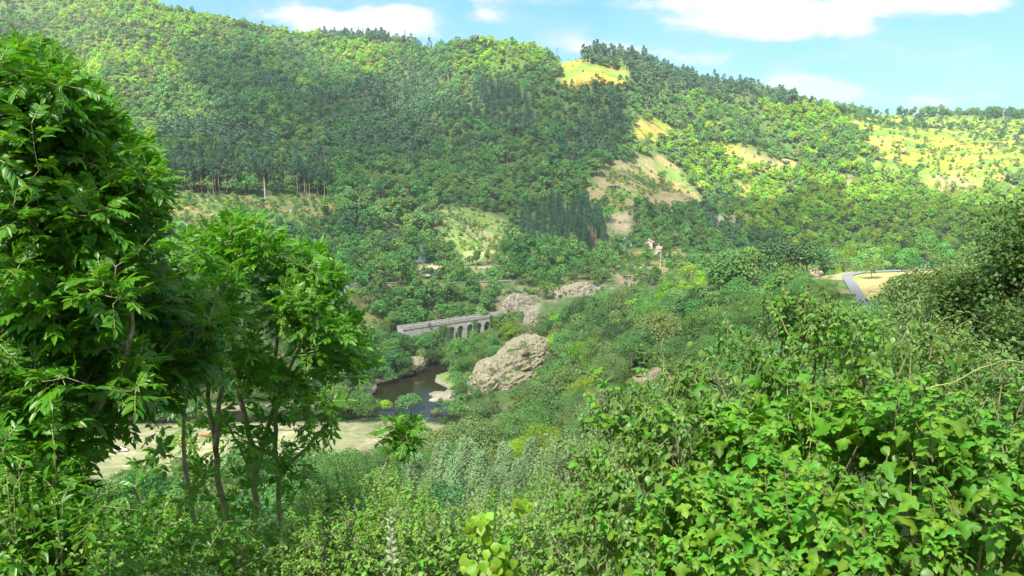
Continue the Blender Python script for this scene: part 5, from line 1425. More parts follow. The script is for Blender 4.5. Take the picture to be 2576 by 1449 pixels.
def template_lobed():
    """palmate leaf with five pointed, lightly toothed lobes"""
    ang = [-2.35, -1.95, -1.35, -1.05, -0.78, -0.42, -0.2, 0, 0.2, 0.42, 0.78, 1.05, 1.35, 1.95, 2.35]
    rad = [.26, .46, .70, .50, .42, .72, .84, 1.05, .84, .72, .42, .50, .70, .46, .26]
    rad[4] = rad[10] = .36
    pts = [[0, 0.0, 0]]
    for a, r in zip(ang, rad):
        x = math.sin(a) * r * 0.72; y = math.cos(a) * r * 0.72 + 0.26
        pts.append([x, y, -0.30 * (x * x + 0.55 * (y - .26) ** 2) + 0.02])
    pts.append([0, .26, 0.055])
    mid = len(pts) - 1
    # inner ring: veins raised toward the lobes
    inner = []
    for a in (-1.35, -0.62, 0, 0.62, 1.35):
        x = math.sin(a) * .36; y = math.cos(a) * .36 + .26
        inner.append(len(pts)); pts.append([x, y, 0.035])
    n = len(ang)
    seg = lambda i: inner[0] if ang[i] < -1.0 else inner[1] if ang[i] < -0.35 else inner[2] if ang[i] < 0.35 else inner[3] if ang[i] < 1.0 else inner[4]
    f = []
    for i in range(n - 1):
        a, b = seg(i), seg(i + 1)
        f.append([i + 2, i + 1, a])
        if a != b: f.append([i + 2, a, b]); f.append([a, mid, b])
    f.append([1, mid, inner[0]]); f.append([0, mid, 1]); f.append([mid, n, inner[4]]); f.append([0, n, mid])
    return np.array(pts), np.array(f)
T_LEAF, T_OVAL, T_LOBE = template_leaflet(), template_oval(), template_lobed()
T_SMALL = (np.array([[0, 0, 0], [-.26, .45, .05], [0, .5, -.02], [.26, .45, .05], [0, 1, -.12]]), np.array([[0, 3, 2], [2, 3, 4], [0, 2, 1], [1, 2, 4]]))
def frames(D, N):
    D = unit(D); N = N - (N * D).sum(1, keepdims=True) * D; N = unit(N); S = np.cross(D, N)
    return S, D, N
def stamp(tpl, P, D, N, size, rng=None, wide=1.0):
    v0, f0 = tpl
    S, D, N = frames(D, N)
    size = np.broadcast_to(size, (len(P),))[:, None, None]
    wv = np.broadcast_to(wide, (len(P),))[:, None, None]
    curl = rng.uniform(0.3, 1.9, (len(P), 1, 1)) if rng is not None else 1.0
    v = P[:, None, :] + size * (v0[None, :, 0:1] * wv * S[:, None, :] + v0[None, :, 1:2] * D[:, None, :] + v0[None, :, 2:3] * curl * N[:, None, :])
    f = f0[None] + (np.arange(len(P)) * len(v0))[:, None, None]
    return v.reshape(-1, 3), f.reshape(-1, f0.shape[1]), len(v0)
class Leaves:
    def __init__(s): s.v = []; s.f = []; s.t = []; s.n = 0
    def add(s, tpl, P, D, N, size, tint, rng=None, wide=1.0):
        if not len(P): return
        v, f, k = stamp(tpl, P, D, N, size, rng, wide)
        s.v.append(v); s.f.append(f + s.n); s.t.append(np.repeat(np.broadcast_to(tint, (len(P),)), k)); s.n += len(v)
    def build(s, name, mat, parent=None, loc=None):
        me = mesh_np(name, np.concatenate(s.v), np.concatenate(s.f), mat, smooth=True)
        fattr(me, 'tint', np.concatenate(s.t))
        return link(name, me, parent, loc)
def near_leaf_mat(name, col, trans=0.4, rough=0.38, spec=0.5, var=0.3, hue=0.02, spots=0.0):
    m = leaf_mat(name, col, trans=trans, rough=rough, spec=spec, var=var, hue=hue, attr='tint')
    return m
M['ash'] = near_leaf_mat('ash_leaves', (0.10, 0.27, 0.018), trans=0.5, rough=0.36, spec=0.5, var=0.35, hue=0.02)
M['ash_dark'] = near_leaf_mat('ash_leaves_blue', (0.04, 0.13, 0.03), trans=0.3, var=0.3)
M['ash_bark'] = plain_mat('ash_bark', (0.30, 0.25, 0.17), scale=14, var=0.35, bump=0.3)
M['twig'] = plain_mat('twig_bark', (0.20, 0.16, 0.09), scale=20)
M['hop'] = near_leaf_mat('hop_leaves', (0.115, 0.27, 0.02), trans=0.38, rough=0.5, spec=0.3, var=0.5, hue=0.03)
M['dogwood'] = near_leaf_mat('dogwood_leaves', (0.125, 0.25, 0.04), trans=0.35, rough=0.42, spec=0.4, var=0.32, hue=0.02)
M['bramble'] = near_leaf_mat('bramble_leaves', (0.17, 0.33, 0.045), trans=0.35, rough=0.5, var=0.4, hue=0.03)
M['limeleaf'] = near_leaf_mat('lime_leaves', (0.24, 0.42, 0.03), trans=0.45, rough=0.5, var=0.2)
M['greyleaf'] = near_leaf_mat('grey_green_shrub_leaves', (0.19, 0.26, 0.11), trans=0.3, rough=0.6, var=0.35, hue=0.02)
M['darkleaf'] = near_leaf_mat('hawthorn_leaves', (0.05, 0.11, 0.03), trans=0.3, rough=0.5, var=0.45, hue=0.045)
M['paleleaf'] = near_leaf_mat('pale_leaves', (0.38, 0.44, 0.28), trans=0.3, rough=0.6, var=0.15)
M['vine'] = plain_mat('vine_stem', (0.30, 0.34, 0.12), scale=20, var=0.2)
M['brownstem'] = plain_mat('brown_stem', (0.22, 0.22, 0.10), scale=20, var=0.3)
UP = np.array([0, 0, 1.0])

def compound(lv, B, D, N, Lr, rng, tints, pairs=5, stems=None, llen=0.36):
    """pinnate leaves: pairs of leaflets along a drooping stalk, one at the tip"""
    n = len(B)
    D = unit(D); S = np.cross(D, N); S = unit(S); N = np.cross(S, D)
    droop = rng.uniform(0.1, 0.5, n)[:, None]
    ts = np.linspace(0.30, 1.0, pairs + 1)
    Ls = np.broadcast_to(Lr, (n,))[:, None]
    def on(t): return B + D * Ls * t - UP * Ls * droop * t * t * 0.6
    for k, t in enumerate(ts):
        Pk = on(t)
        tan = unit(D - UP * droop * t * 1.2)
        sz = Ls[:, 0] * llen * (0.8 + 0.35 * math.sin(math.pi * min(1, (t - .2)))) * rng.uniform(0.85, 1.15, n)
        if t == 1.0:
            lv.add(T_LEAF, Pk, tan, N + rng.normal(0, 0.15, (n, 3)), sz * 1.1, tints, rng)
        else:
            for sg in (-1, 1):
                dd = tan * 0.62 + S * sg * 0.9 - UP * rng.uniform(0.0, 0.5, n)[:, None] + rng.normal(0, 0.08, (n, 3))
                nn = N + S * sg * rng.uniform(-0.1, 0.35, n)[:, None] + rng.normal(0, 0.15, (n, 3))
                lv.add(T_LEAF, Pk, dd, nn, sz, np.clip(tints + rng.normal(0, 0.05, n), 0, 1), rng)
    if stems is not None:
        q0, q1, q2 = B, on(0.5), on(1.0)
        w_ = 0.0022
        for a, b in ((q0, q1), (q1, q2)):
            v = np.stack([a - S * w_, a + S * w_, b + S * w_, b - S * w_], 1).reshape(-1, 3)
            stems.raw(v, np.arange(len(v)).reshape(-1, 4))

def skeleton(stems, tips, rng, step=0.14, rise=0.55):
    """stems: list of (points, radii). tips joined to the nearest lower wood; returns tubes and the final direction at each tip"""
    nodes = []; par = []; rad = []
    for pts, rd_ in stems:
        pts = np.array(pts, float)
        d = np.concatenate([[0], np.cumsum(np.linalg.norm(np.diff(pts, axis=0), axis=1))])
        s = np.arange(0, d[-1] + 1e-6, step)
        if len(s) < 2: s = np.array([0, d[-1]])
        q = np.stack([np.interp(s, d, pts[:, k]) for k in range(3)], 1)
        q[1:-1] += rng.normal(0, 0.008, q[1:-1].shape)
        rr2 = np.interp(s, np.linspace(0, d[-1], len(rd_)), rd_)
        start = len(nodes)
        if start:
            A = np.array(nodes); dd = np.linalg.norm(A - q[0], axis=1); k = int(dd.argmin())
            first_par = k if dd[k] < 0.6 else -1
        else: first_par = -1
        for i in range(len(q)):
            nodes.append(q[i]); par.append(first_par if i == 0 else start + i - 1); rad.append(rr2[i])
    fixed = len(nodes)
    A = np.array(nodes)
    d0 = np.array([np.linalg.norm(A - t_, axis=1).min() for t_ in tips])
    dirs = np.zeros((len(tips), 3))
    leafn = [0] * fixed
    arr = np.zeros((fixed + len(tips) * 30, 3)); arr[:fixed] = A; cnt = fixed
    ends = []
    for ti in np.argsort(d0):
        t_ = tips[ti]
        dl = t_ - arr[:cnt]
        dist = np.linalg.norm(dl, axis=1)
        cost = dist * (1 + 0.9 * np.clip(-dl[:, 2] / (dist + 1e-6) + 0.1, 0, 1.2)) + np.where(dist < 0.12, 0.3, 0)
        k = int(cost.argmin()); a = arr[k].copy(); L_ = dist[k]
        n = max(2, min(25, int(L_ / step)))
        mid = (a + t_) / 2 - UP * L_ * 0.10 + rng.normal(0, 0.05 * L_, 3)
        prev = k
        for j in range(1, n + 1):
            u = j / n
            q = a * (1 - u) ** 2 + 2 * mid * u * (1 - u) + t_ * u * u
            arr[cnt] = q; nodes.append(q); par.append(prev); rad.append(0.0); leafn.append(0); prev = cnt; cnt += 1
        leafn[prev] += 1
        dirs[ti] = unit(t_ - mid)
        ends.append(prev)
    cn = np.array(leafn, float)
    for i in range(cnt - 1, -1, -1):
        if par[i] >= 0: cn[par[i]] += cn[i]
    R0 = np.maximum(np.array(rad), 0.0023 * np.maximum(cn, 1) ** 0.43)
    mb = MB()
    # one tube for each run of wood
    child = {}
    for i in range(cnt):
        if par[i] >= 0: child.setdefault(par[i], []).append(i)
    done = set()
    starts = [i for i in range(cnt) if par[i] < 0]
    stack = list(starts)
    while stack:
        i = stack.pop()
        run = [i] if par[i] < 0 else [par[i], i]
        cur = i
        while cur in child:
            ch = sorted(child[cur], key=lambda c: (-(c < fixed), -R0[c]))
            for c in ch[1:]: stack.append(c)
            cur = ch[0]; run.append(cur)
        if len(run) > 1:
            rr3 = R0[run].copy()
            if par[i] >= 0 and len(rr3) > 1: rr3[0] = rr3[1]
            mb.tube(arr[run], rr3, 7 if rr3.max() > 0.015 else 4)
    return mb, dirs

def sample_poly(poly, n, rng):
    P = np.array(poly, float); lo, hi = P.min(0), P.max(0)
    out = np.zeros((0, 2))
    while len(out) < n:
        q = rng.uniform(lo, hi, (n * 2, 2)); out = np.concatenate([out, q[inpoly(q[:, 0], q[:, 1], poly)]])
    return out[:n]
def ash_tree(name, label, stems, regions, rng, Lr, mat='ash', group=None, leaves_per=6, clump=True):
    """regions: (outline, near distance, far distance, number of twigs, brightness)"""
    tips = []; tn = []
    for poly, ra, rb, n, tn0 in regions:
        q = sample_poly(poly, n * 3, rng)
        dn = fbm(q[:, 0] / 70 + 3, q[:, 1] / 70, 3) + rng.normal(0, 0.07, len(q))
        q = q[np.argsort(-dn)[:n]] if (n > 200 and clump) else q[:n]
        for (px, py) in q:
            tips.append(at(px, py, rng.uniform(ra, rb))); tn.append(tn0)
    tips = np.array(tips); tn = np.array(tn)
    st = [([at(*p) for p in pts], rd_) for pts, rd_ in stems]
    base = st[0][0][0].copy()
    mb, dirs = skeleton(st, tips, rng)
    root = bpy.data.objects.new(name, None); COL.objects.link(root)
    tag(root, label, 'tree', group)
    mb.build('trunk', M['ash_bark'], root, smooth=True)
    lv = Leaves(); stk = MB()
    D0 = unit(dirs + UP * 0.25)
    n = len(tips)
    az0 = rng.uniform(0, 6.28, n)
    cen = tips.mean(0)
    for k in range(leaves_per):
        pair = k // 2
        az = az0 + pair * 1.57 + (k % 2) * 3.1416
        a = unit(np.cross(D0, rand_dirs(n, rng))); a = unit(np.cross(D0, np.array([0.3, 0.2, 1.0]))); b = np.cross(D0, a)
        side = a * np.cos(az)[:, None] + b * np.sin(az)[:, None]
        spread = 0.55 + 0.25 * pair
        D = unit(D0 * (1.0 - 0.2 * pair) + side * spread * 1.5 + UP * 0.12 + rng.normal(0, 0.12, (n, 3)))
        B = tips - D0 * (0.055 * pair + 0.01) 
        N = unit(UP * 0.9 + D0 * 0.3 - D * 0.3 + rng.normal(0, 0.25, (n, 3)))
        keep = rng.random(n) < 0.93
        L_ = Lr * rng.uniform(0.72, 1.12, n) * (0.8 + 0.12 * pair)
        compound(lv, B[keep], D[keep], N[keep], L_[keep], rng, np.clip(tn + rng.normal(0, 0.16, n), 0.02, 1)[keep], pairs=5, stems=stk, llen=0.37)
    cr = lv.build('crown', M[mat], root)
    stk.build('leaf_stalks', M['vine'], root)
    return root

rng = np.random.default_rng(41)
# the big ash at the left edge
A_OUT = [(-60,120),(20,108),(70,115),(130,112),(165,165),(210,205),(245,255),(285,300),(315,350),(345,395),(388,425),(395,480),(380,540),(392,590),(372,640),(330,680),(345,740),(325,800),(360,870),(372,930),(345,1000),(310,1040),(270,1080),(230,1120),(190,1180),(150,1230),(-60,1260)]
A_LOW = [(-60,1230),(160,1210),(215,1230),(190,1330),(215,1449),(-60,1460)]
A_SHADE = [(300,640),(420,690),(500,740),(555,800),(540,870),(500,930),(430,960),(400,1010),(330,1030),(280,900)]  # shaded mass of the crown; its shade is put into a darker leaf tint
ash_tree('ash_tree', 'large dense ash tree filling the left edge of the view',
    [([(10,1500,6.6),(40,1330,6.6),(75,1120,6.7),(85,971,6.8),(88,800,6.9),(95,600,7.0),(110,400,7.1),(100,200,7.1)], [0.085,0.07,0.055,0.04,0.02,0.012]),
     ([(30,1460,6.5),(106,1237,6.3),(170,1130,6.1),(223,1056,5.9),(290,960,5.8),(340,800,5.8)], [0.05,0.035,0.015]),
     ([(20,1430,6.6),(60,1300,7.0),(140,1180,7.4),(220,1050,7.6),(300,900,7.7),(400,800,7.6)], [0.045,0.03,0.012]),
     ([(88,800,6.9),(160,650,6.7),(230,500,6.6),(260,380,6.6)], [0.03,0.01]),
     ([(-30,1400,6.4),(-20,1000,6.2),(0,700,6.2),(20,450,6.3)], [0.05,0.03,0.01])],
    [(A_OUT, 5.7, 7.7, 680, 0.5), (A_OUT, 5.3, 6.2, 110, 0.7), ([(-60,108),(70,112),(165,165),(285,300),(388,425),(395,520),(250,480),(-60,420)], 6.0, 7.6, 190, 0.75), (A_SHADE, 6.4, 7.9, 170, 0.30), (A_LOW, 5.4, 7.2, 110, 0.45)], rng, 0.205, clump=False)
# the many-stemmed ash beside it
B_TOP = [(405,640),(455,590),(540,562),(590,542),(640,545),(690,590),(735,640),(795,600),(830,640),(850,655),(838,700),(850,760),(880,800),(900,850),(935,900),(938,960),(900,1000),(850,1000),(820,960),(700,980),(600,940),(480,930),(430,880),(470,800),(425,720)]
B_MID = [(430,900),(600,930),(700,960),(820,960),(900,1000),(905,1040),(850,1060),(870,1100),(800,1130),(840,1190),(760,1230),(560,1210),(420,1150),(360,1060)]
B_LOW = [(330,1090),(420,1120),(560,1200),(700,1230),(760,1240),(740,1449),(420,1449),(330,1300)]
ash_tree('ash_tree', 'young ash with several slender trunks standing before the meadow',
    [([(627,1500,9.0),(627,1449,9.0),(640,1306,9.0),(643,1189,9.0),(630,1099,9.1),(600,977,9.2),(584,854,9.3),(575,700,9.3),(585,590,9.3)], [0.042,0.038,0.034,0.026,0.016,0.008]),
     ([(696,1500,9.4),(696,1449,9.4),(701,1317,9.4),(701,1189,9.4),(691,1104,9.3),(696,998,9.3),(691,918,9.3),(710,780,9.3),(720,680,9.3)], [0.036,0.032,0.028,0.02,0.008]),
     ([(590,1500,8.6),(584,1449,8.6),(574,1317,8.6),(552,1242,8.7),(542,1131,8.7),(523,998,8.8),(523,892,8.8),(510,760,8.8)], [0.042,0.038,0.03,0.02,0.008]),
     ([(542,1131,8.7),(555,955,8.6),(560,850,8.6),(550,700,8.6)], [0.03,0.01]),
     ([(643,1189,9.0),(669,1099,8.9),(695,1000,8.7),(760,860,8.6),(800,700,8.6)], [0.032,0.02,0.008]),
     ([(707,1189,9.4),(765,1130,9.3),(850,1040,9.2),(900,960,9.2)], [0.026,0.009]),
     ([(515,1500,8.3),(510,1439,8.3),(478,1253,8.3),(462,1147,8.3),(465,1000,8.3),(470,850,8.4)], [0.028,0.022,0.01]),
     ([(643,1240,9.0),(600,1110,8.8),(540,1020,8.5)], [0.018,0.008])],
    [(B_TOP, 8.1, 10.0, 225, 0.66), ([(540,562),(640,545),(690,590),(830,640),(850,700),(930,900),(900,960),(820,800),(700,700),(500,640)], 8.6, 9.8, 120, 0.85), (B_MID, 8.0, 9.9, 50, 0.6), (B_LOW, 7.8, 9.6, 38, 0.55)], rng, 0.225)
ash_tree('ash_sapling', 'slim ash sapling leaning right in front of the dry meadow',
    [([(890,1340,8.6),(925,1270,8.5),(962,1190,8.4),(990,1140,8.4),(1010,1090,8.4)], [0.016,0.006])],
    [([(960,1070),(1010,1050),(1050,1070),(1050,1110),(1000,1130),(965,1120)], 8.2, 8.7, 15, 0.6)], rng, 0.2)

# shrubs as heaps of lobes whose surfaces carry leaves and short shoots
def lobes_xyz(lobes): return np.array([at(px, py, r) for px, py, r, R in lobes]), np.array([R for *_, R in lobes])
def mound(name, label, cat, lobes, kinds, dens, rng, holes=0.0, face=0.75, stem='brownstem', shoots=60, shoot_len=0.22, layers=(1.0, 0.9, 0.78), group=None, ground_z=True, skin=0.05):
    """kinds: function(px,py,rng)->list index; list of (template, size, material, droop, share)"""
    C, R = lobes_xyz(lobes)
    root = bpy.data.objects.new(name, None); COL.objects.link(root); tag(root, label, cat, group)
    sets = {}
    allP = []; alln = []
    for li, lay in enumerate(layers):
        for c, r_ in zip(C, R):
            n = int(4 * math.pi * r_ * r_ * dens * lay ** 2 * (1 if li == 0 else 0.8))
            d = rand_dirs(n, rng)
            bump = 1 + 0.38 * (fbm(d[:, 0] * 2.2 + c[0] * 3, d[:, 2] * 2.2 + d[:, 1] * 1.7 + c[2], 3) - 0.5) * 2
            P = c + d * r_ * lay * bump[:, None] + rng.normal(0, skin, (n, 3))
            ok = np.ones(n, bool)
            for c2, r2 in zip(C, R):
                if c2 is c: continue
                ok &= np.linalg.norm(P - c2, axis=1) > r2 * lay * 0.86
            if holes:
                hn = fbm(P[:, 0] * 4.2 + P[:, 1] * 1.3 + 11, P[:, 2] * 4.2 - P[:, 1] * 1.1 + 5, 3)
                ok &= hn > holes + (0.0 if lay > 0.95 else -0.05 if lay > 0.8 else -0.3)
            ok &= (d[:, 1] < 0.75)
            px, py = proj(P[:, 0], P[:, 1], P[:, 2])
            ok &= (py < 1500) & (px < 2680) & (P[:, 1] > 1.4)
            allP.append(P[ok]); alln.append(d[ok])
    P = np.concatenate(allP); d = np.concatenate(alln)
    px, py = proj(P[:, 0], P[:, 1], P[:, 2])
    K = kinds['pick'](px, py, rng)
    wood = MB()
    for k, (tpl, size, mat, droop, nm) in enumerate(kinds['list']):
        s = K == k
        if not s.any(): continue
        n = s.sum(); p_ = P[s]; dn = d[s]
        N = unit(dn * (1.3 - face) + UP * face + rng.normal(0, 0.33, (n, 3)))
        D = unit(dn * 0.8 - UP * droop + rng.normal(0, 0.45, (n, 3)))
        lv = sets.setdefault((nm, mat), Leaves())
        patch = fbm(p_[:, 0] * 2.2 + 50, p_[:, 2] * 2.2 + p_[:, 1], 3)
        tint = np.clip(0.5 + (patch - 0.5) * 1.1 + rng.normal(0, 0.16, n), 0, 1)
        lv.add(tpl, p_, D, N, size * rng.uniform(0.5, 1.35, n), tint, rng, rng.uniform(0.8, 1.15, n))
    # shoots
    if shoots:
        idx = rng.choice(len(P), shoots, p=(np.clip(d[:, 2] + 0.4, 0.02, 2) / np.clip(d[:, 2] + 0.4, 0.02, 2).sum()))
        for i in idx:
            L_ = shoot_len * rng.uniform(0.5, 1.5)
            d0 = unit(d[i] * 0.8 + UP * 0.7 + rng.normal(0, 0.25, 3))
            e = P[i] + d0 * L_; bend = rng.normal(0, 0.15, 3) * L_ - UP * L_ * 0.12
            m_ = (P[i] + e) / 2 + UP * L_ * 0.12
            e = e + bend
            wood.tube([P[i] - d0 * 0.1, P[i], m_, e], [0.004, 0.0035, 0.003, 0.0015], 4)
            k = K[i]; tpl, size, mat, droop, nm = kinds['list'][k]
            nl = max(3, int(L_ / (size * 0.42)))
            for j in range(nl):
                u = (j + 1) / nl
                q = P[i] * (1 - u) ** 2 + 2 * m_ * u * (1 - u) + e * u * u
                for sg in (-1, 1):
                    sd3 = unit(np.cross(d0, rng.normal(size=3)))
                    DD = unit(sd3 * 1.0 + d0 * 0.4 - UP * droop * 0.5)
                    sets[(nm, mat)].add(tpl, q[None], DD[None], unit(UP + rng.normal(0, 0.3, 3))[None], size * (1.0 - 0.45 * u) * rng.uniform(0.7, 1), np.clip(0.7 + 0.2 * rng.normal(), 0, 1), rng)
    # branches inside
    for c, r_ in zip(C, R):
        for _ in range(5):
            e = c + rand_dirs(1, rng)[0] * r_ * 0.9
            b0 = c - UP * r_ * 1.1 + rng.normal(0, 0.1, 3)
            wood.tube([b0, (b0 + e) / 2 + rng.normal(0, 0.05, 3), e], [0.012, 0.008, 0.003], 5)
    for (nm, mat), lv in sets.items(): lv.build(nm, M[mat], root)
    wood.build('stems', M[stem], root)
    return root
def vine_on(name, label, path, rng, leafs, size, mat='hop', cat='vine', rad=0.004, tpl=None, stemmat='vine', tipup=False):
    pts = np.array([at(*p) for p in path])
    d = np.concatenate([[0], np.cumsum(np.linalg.norm(np.diff(pts, axis=0), axis=1))])
    s = np.linspace(0, d[-1], 40); q = np.stack([np.interp(s, d, pts[:, k]) for k in range(3)], 1)
    for _ in range(3): q[1:-1] = (q[:-2] + q[1:-1] * 2 + q[2:]) / 4
    q += 0.006 * np.stack([np.sin(s * 40), np.cos(s * 37), np.sin(s * 31)], 1)
    root = bpy.data.objects.new(name, None); COL.objects.link(root); tag(root, label, cat)
    mb = MB(); mb.tube(q, np.linspace(rad, rad * 0.4, 40), 5); mb.build('stem', M[stemmat], root)
    lv = Leaves()
    for i in np.linspace(2, 38, leafs).astype(int):
        for sg in (-1, 1):
            DD = unit(np.array([sg, -0.4, -0.35]) + rng.normal(0, 0.4, 3))
            u = i / 39
            lv.add(tpl or T_LOBE, (q[i] + DD * 0.01)[None], DD[None], unit(UP + [0, -0.6, 0] + rng.normal(0, 0.3, 3))[None], size * (1.0 - 0.6 * u) * rng.uniform(0.7, 1.2), np.clip(0.7 + 0.15 * rng.normal(), 0, 1), rng)
    lv.build('leaves', M[mat], root)
    return root
rng = np.random.default_rng(51)
HOPZ = [(1780,1080),(1960,900),(2100,960),(2300,1010),(2480,1080),(2700,1150),(2700,1500),(1560,1500),(1600,1330),(1720,1200)]
def pick_right(px, py, rng):
    j = 60 * (fbm(px / 60, py / 60, 3) - 0.5) * 2
    hop = inpoly(px + j, py + j * 0.6, HOPZ)
    ph = np.where(hop, 0.80, 0.10)
    return np.where(rng.random(len(px)) < ph, 0, 1)
R_LOBES0 = [(2050,960,6.3,.50),(1860,1010,5.9,.46),(2240,1010,6.1,.50),(1700,1120,5.5,.42),(2400,1125,5.8,.50),(2560,1200,5.5,.50),(1590,1230,5.1,.34),(1640,1330,4.7,.40),(1800,1260,4.8,.50),(2000,1220,5.0,.55),(2200,1250,4.8,.55),
    (2420,1300,4.5,.52),(1560,1420,4.5,.36),(1720,1450,4.2,.42),(1930,1450,4.1,.46),(2130,1450,4.0,.46),(2330,1470,3.9,.46),(2560,1400,4.1,.5),(1960,880,6.4,.30),(2120,860,6.5,.30),(1820,910,6.2,.24),(1650,1040,5.7,.26),(1560,1130,5.3,.22),(1530,1320,4.8,.26)]
R_LOBES = [(px, py, 4 + (r - 4) * 0.62, R * (4 + (r - 4) * 0.62) / r * 0.96) for px, py, r, R in R_LOBES0]
mound('hop_thicket', 'big thicket of lobed hop leaves and drooping dogwood leaves at the right', 'thicket', R_LOBES,
      dict(pick=pick_right, list=[(T_LOBE, 0.096, 'hop', 0.9, 'hop_leaves'), (T_OVAL, 0.055, 'dogwood', 1.3, 'dogwood_leaves')]), 350, rng, holes=0.44, face=0.5, shoots=520, shoot_len=0.19, layers=(1.0, 0.88, 0.72))
vine_on('climbing_vine', 'curling pale green vine shoot standing up above the thicket', [(2000,880,5.24),(1985,840,5.24),(1962,800,5.24),(1945,770,5.24),(1925,745,5.24),(1918,725,5.24),(1932,712,5.24)], rng, 12, 0.05, tpl=T_OVAL)
vine_on('climbing_vine', 'thin upright vine tip left of the thicket above the path', [(1680,980,4.87),(1672,940,4.87),(1668,900,4.87),(1664,880,4.87),(1669,850,4.87)], rng, 6, 0.03, tpl=T_OVAL)
vine_on('climbing_vine', 'long bare vine stem arching over the right side of the thicket', [(2330,980,4.69),(2400,960,4.75),(2470,925,4.81),(2520,905,4.81),(2576,915,4.81),(2620,930,4.81)], rng, 5, 0.03, tpl=T_OVAL, rad=0.005)
vine_on('climbing_vine', 'pale stem looping across the thicket face', [(2160,1000,4.75),(2200,1060,4.69),(2250,1100,4.62),(2300,1115,4.62),(2350,1100,4.62),(2390,1105,4.62)], rng, 5, 0.035, tpl=T_OVAL, rad=0.005)
vine_on('climbing_vine', 'hanging bryony strand with small leaves down the thicket face', [(2035,1000,4.75),(2045,1080,4.69),(2035,1160,4.62),(2040,1230,4.56)], rng, 12, 0.045, tpl=T_OVAL)
vine_on('climbing_vine', 'thin pale stem hanging at the left edge of the thicket', [(1588,1180,4.31),(1600,1250,4.25),(1590,1330,4.19),(1596,1400,4.13),(1580,1449,4.13)], rng, 4, 0.03, tpl=T_OVAL)
for k_, pth in enumerate([[(2390,1180,4.25),(2440,1220,4.25),(2480,1290,4.19),(2540,1330,4.19),(2600,1350,4.19)], [(2440,1320,4.13),(2500,1280,4.13),(2550,1230,4.19),(2580,1180,4.19)], [(1960,1150,4.44),(1990,1130,4.44),(2020,1120,4.44)]]):
    vine_on('climbing_vine', ['pale vine stem descending to the right edge of the thicket', 'pale vine stem rising to the right edge of the thicket', 'short brown twig showing in the middle of the thicket'][k_], pth, rng, [6, 5, 1][k_], 0.05 if k_ < 2 else 0.02, tpl=T_OVAL, rad=0.004, stemmat='vine' if k_ < 2 else 'brownstem')
# the low growth along the bottom
pick1 = lambda p: (lambda px, py, rng: rng.choice(len(p), len(px), p=p))
mound('bramble_thicket', 'tangle of bramble and clematis leaves at the bottom centre', 'thicket',
      [(900,1455,6.0,.42),(1010,1460,5.8,.42),(1130,1450,5.6,.40),(1250,1440,5.4,.38),(1370,1440,5.2,.36),(1480,1450,5.0,.38),(800,1480,6.0,.36),(1190,1370,6.2,.26),(1090,1400,6.2,.26),(960,1400,6.8,.26),(1450,1370,5.6,.26),(1340,1385,5.8,.24)],
      dict(pick=pick1([.55, .3, .15]), list=[(T_OVAL, 0.042, 'bramble', 0.6, 'bramble_leaves'), (T_SMALL, 0.035, 'greyleaf', 0.3, 'clematis_leaves'), (T_LOBE, 0.055, 'hop', 0.5, 'vine_leaves')]), 850, rng, holes=0.40, face=0.6, shoots=330, shoot_len=0.2, skin=0.07)
mound('elder_shrub', 'feathery yellowish green shrub under the ash sapling', 'shrub',
      [(900,1350,7.6,.34),(975,1365,7.4,.32),(830,1400,7.4,.36),(865,1300,8.0,.22),(1010,1330,7.8,.22)],
      dict(pick=pick1([1.0]), list=[(T_LEAF, 0.062, 'bramble', 0.4, 'elder_leaves')]), 800, rng, holes=0.38, shoots=180, shoot_len=0.28, skin=0.1)
mound('leafy_shrub', 'low leafy shrub in shade at the bottom left corner', 'shrub',
      [(60,1450,5.0,.38),(200,1455,5.2,.34),(330,1460,5.6,.34),(450,1450,6.0,.34),(560,1460,6.4,.34),(680,1460,6.8,.34),(770,1455,6.6,.3)],
      dict(pick=pick1([.7, .3]), list=[(T_LEAF, 0.075, 'ash', 0.4, 'shrub_leaves'), (T_OVAL, 0.04, 'bramble', 0.5, 'bramble_leaves')]), 500, rng, shoots=160, shoot_len=0.25, skin=0.08)
# bright lime leaves climbing in the centre
lv = Leaves(); n = 130
root = bpy.data.objects.new('lime_creeper', None); COL.objects.link(root); tag(root, 'bright lime green creeper with broad rounded leaves at bottom centre', 'creeper')
qq = np.concatenate([sample_poly([(1200,1290),(1235,1285),(1250,1350),(1290,1380),(1300,1440),(1270,1470),(1220,1449),(1215,1370)], 90, rng), sample_poly([(1170,1300),(1210,1280),(1215,1330),(1180,1340)], 18, rng), sample_poly([(1290,1230),(1330,1250),(1320,1290),(1290,1280)], 10, rng), sample_poly([(1170,1380),(1200,1400),(1190,1440),(1165,1430)], 12, rng)])
P = np.array([at(px, py, 4.75 + rng.uniform(-.12, .12)) for px, py in qq])
lv.add(T_OVAL, P, unit(np.array([0, -0.5, -0.8]) + rng.normal(0, 0.5, P.shape)), unit(np.array([0, -0.6, 0.9]) + rng.normal(0, 0.35, P.shape)), rng.uniform(0.045, 0.085, len(P)), rng.random(len(P)), rng, 1.5)
lv.build('leaves', M['limeleaf'], root)
mb = MB(); mb.tube([at(1260,1500,4.8), at(1250,1400,4.8), at(1225,1330,4.8), at(1215,1270,4.8)], [0.006, 0.005, 0.004, 0.002], 5); mb.build('stem', M['vine'], root)
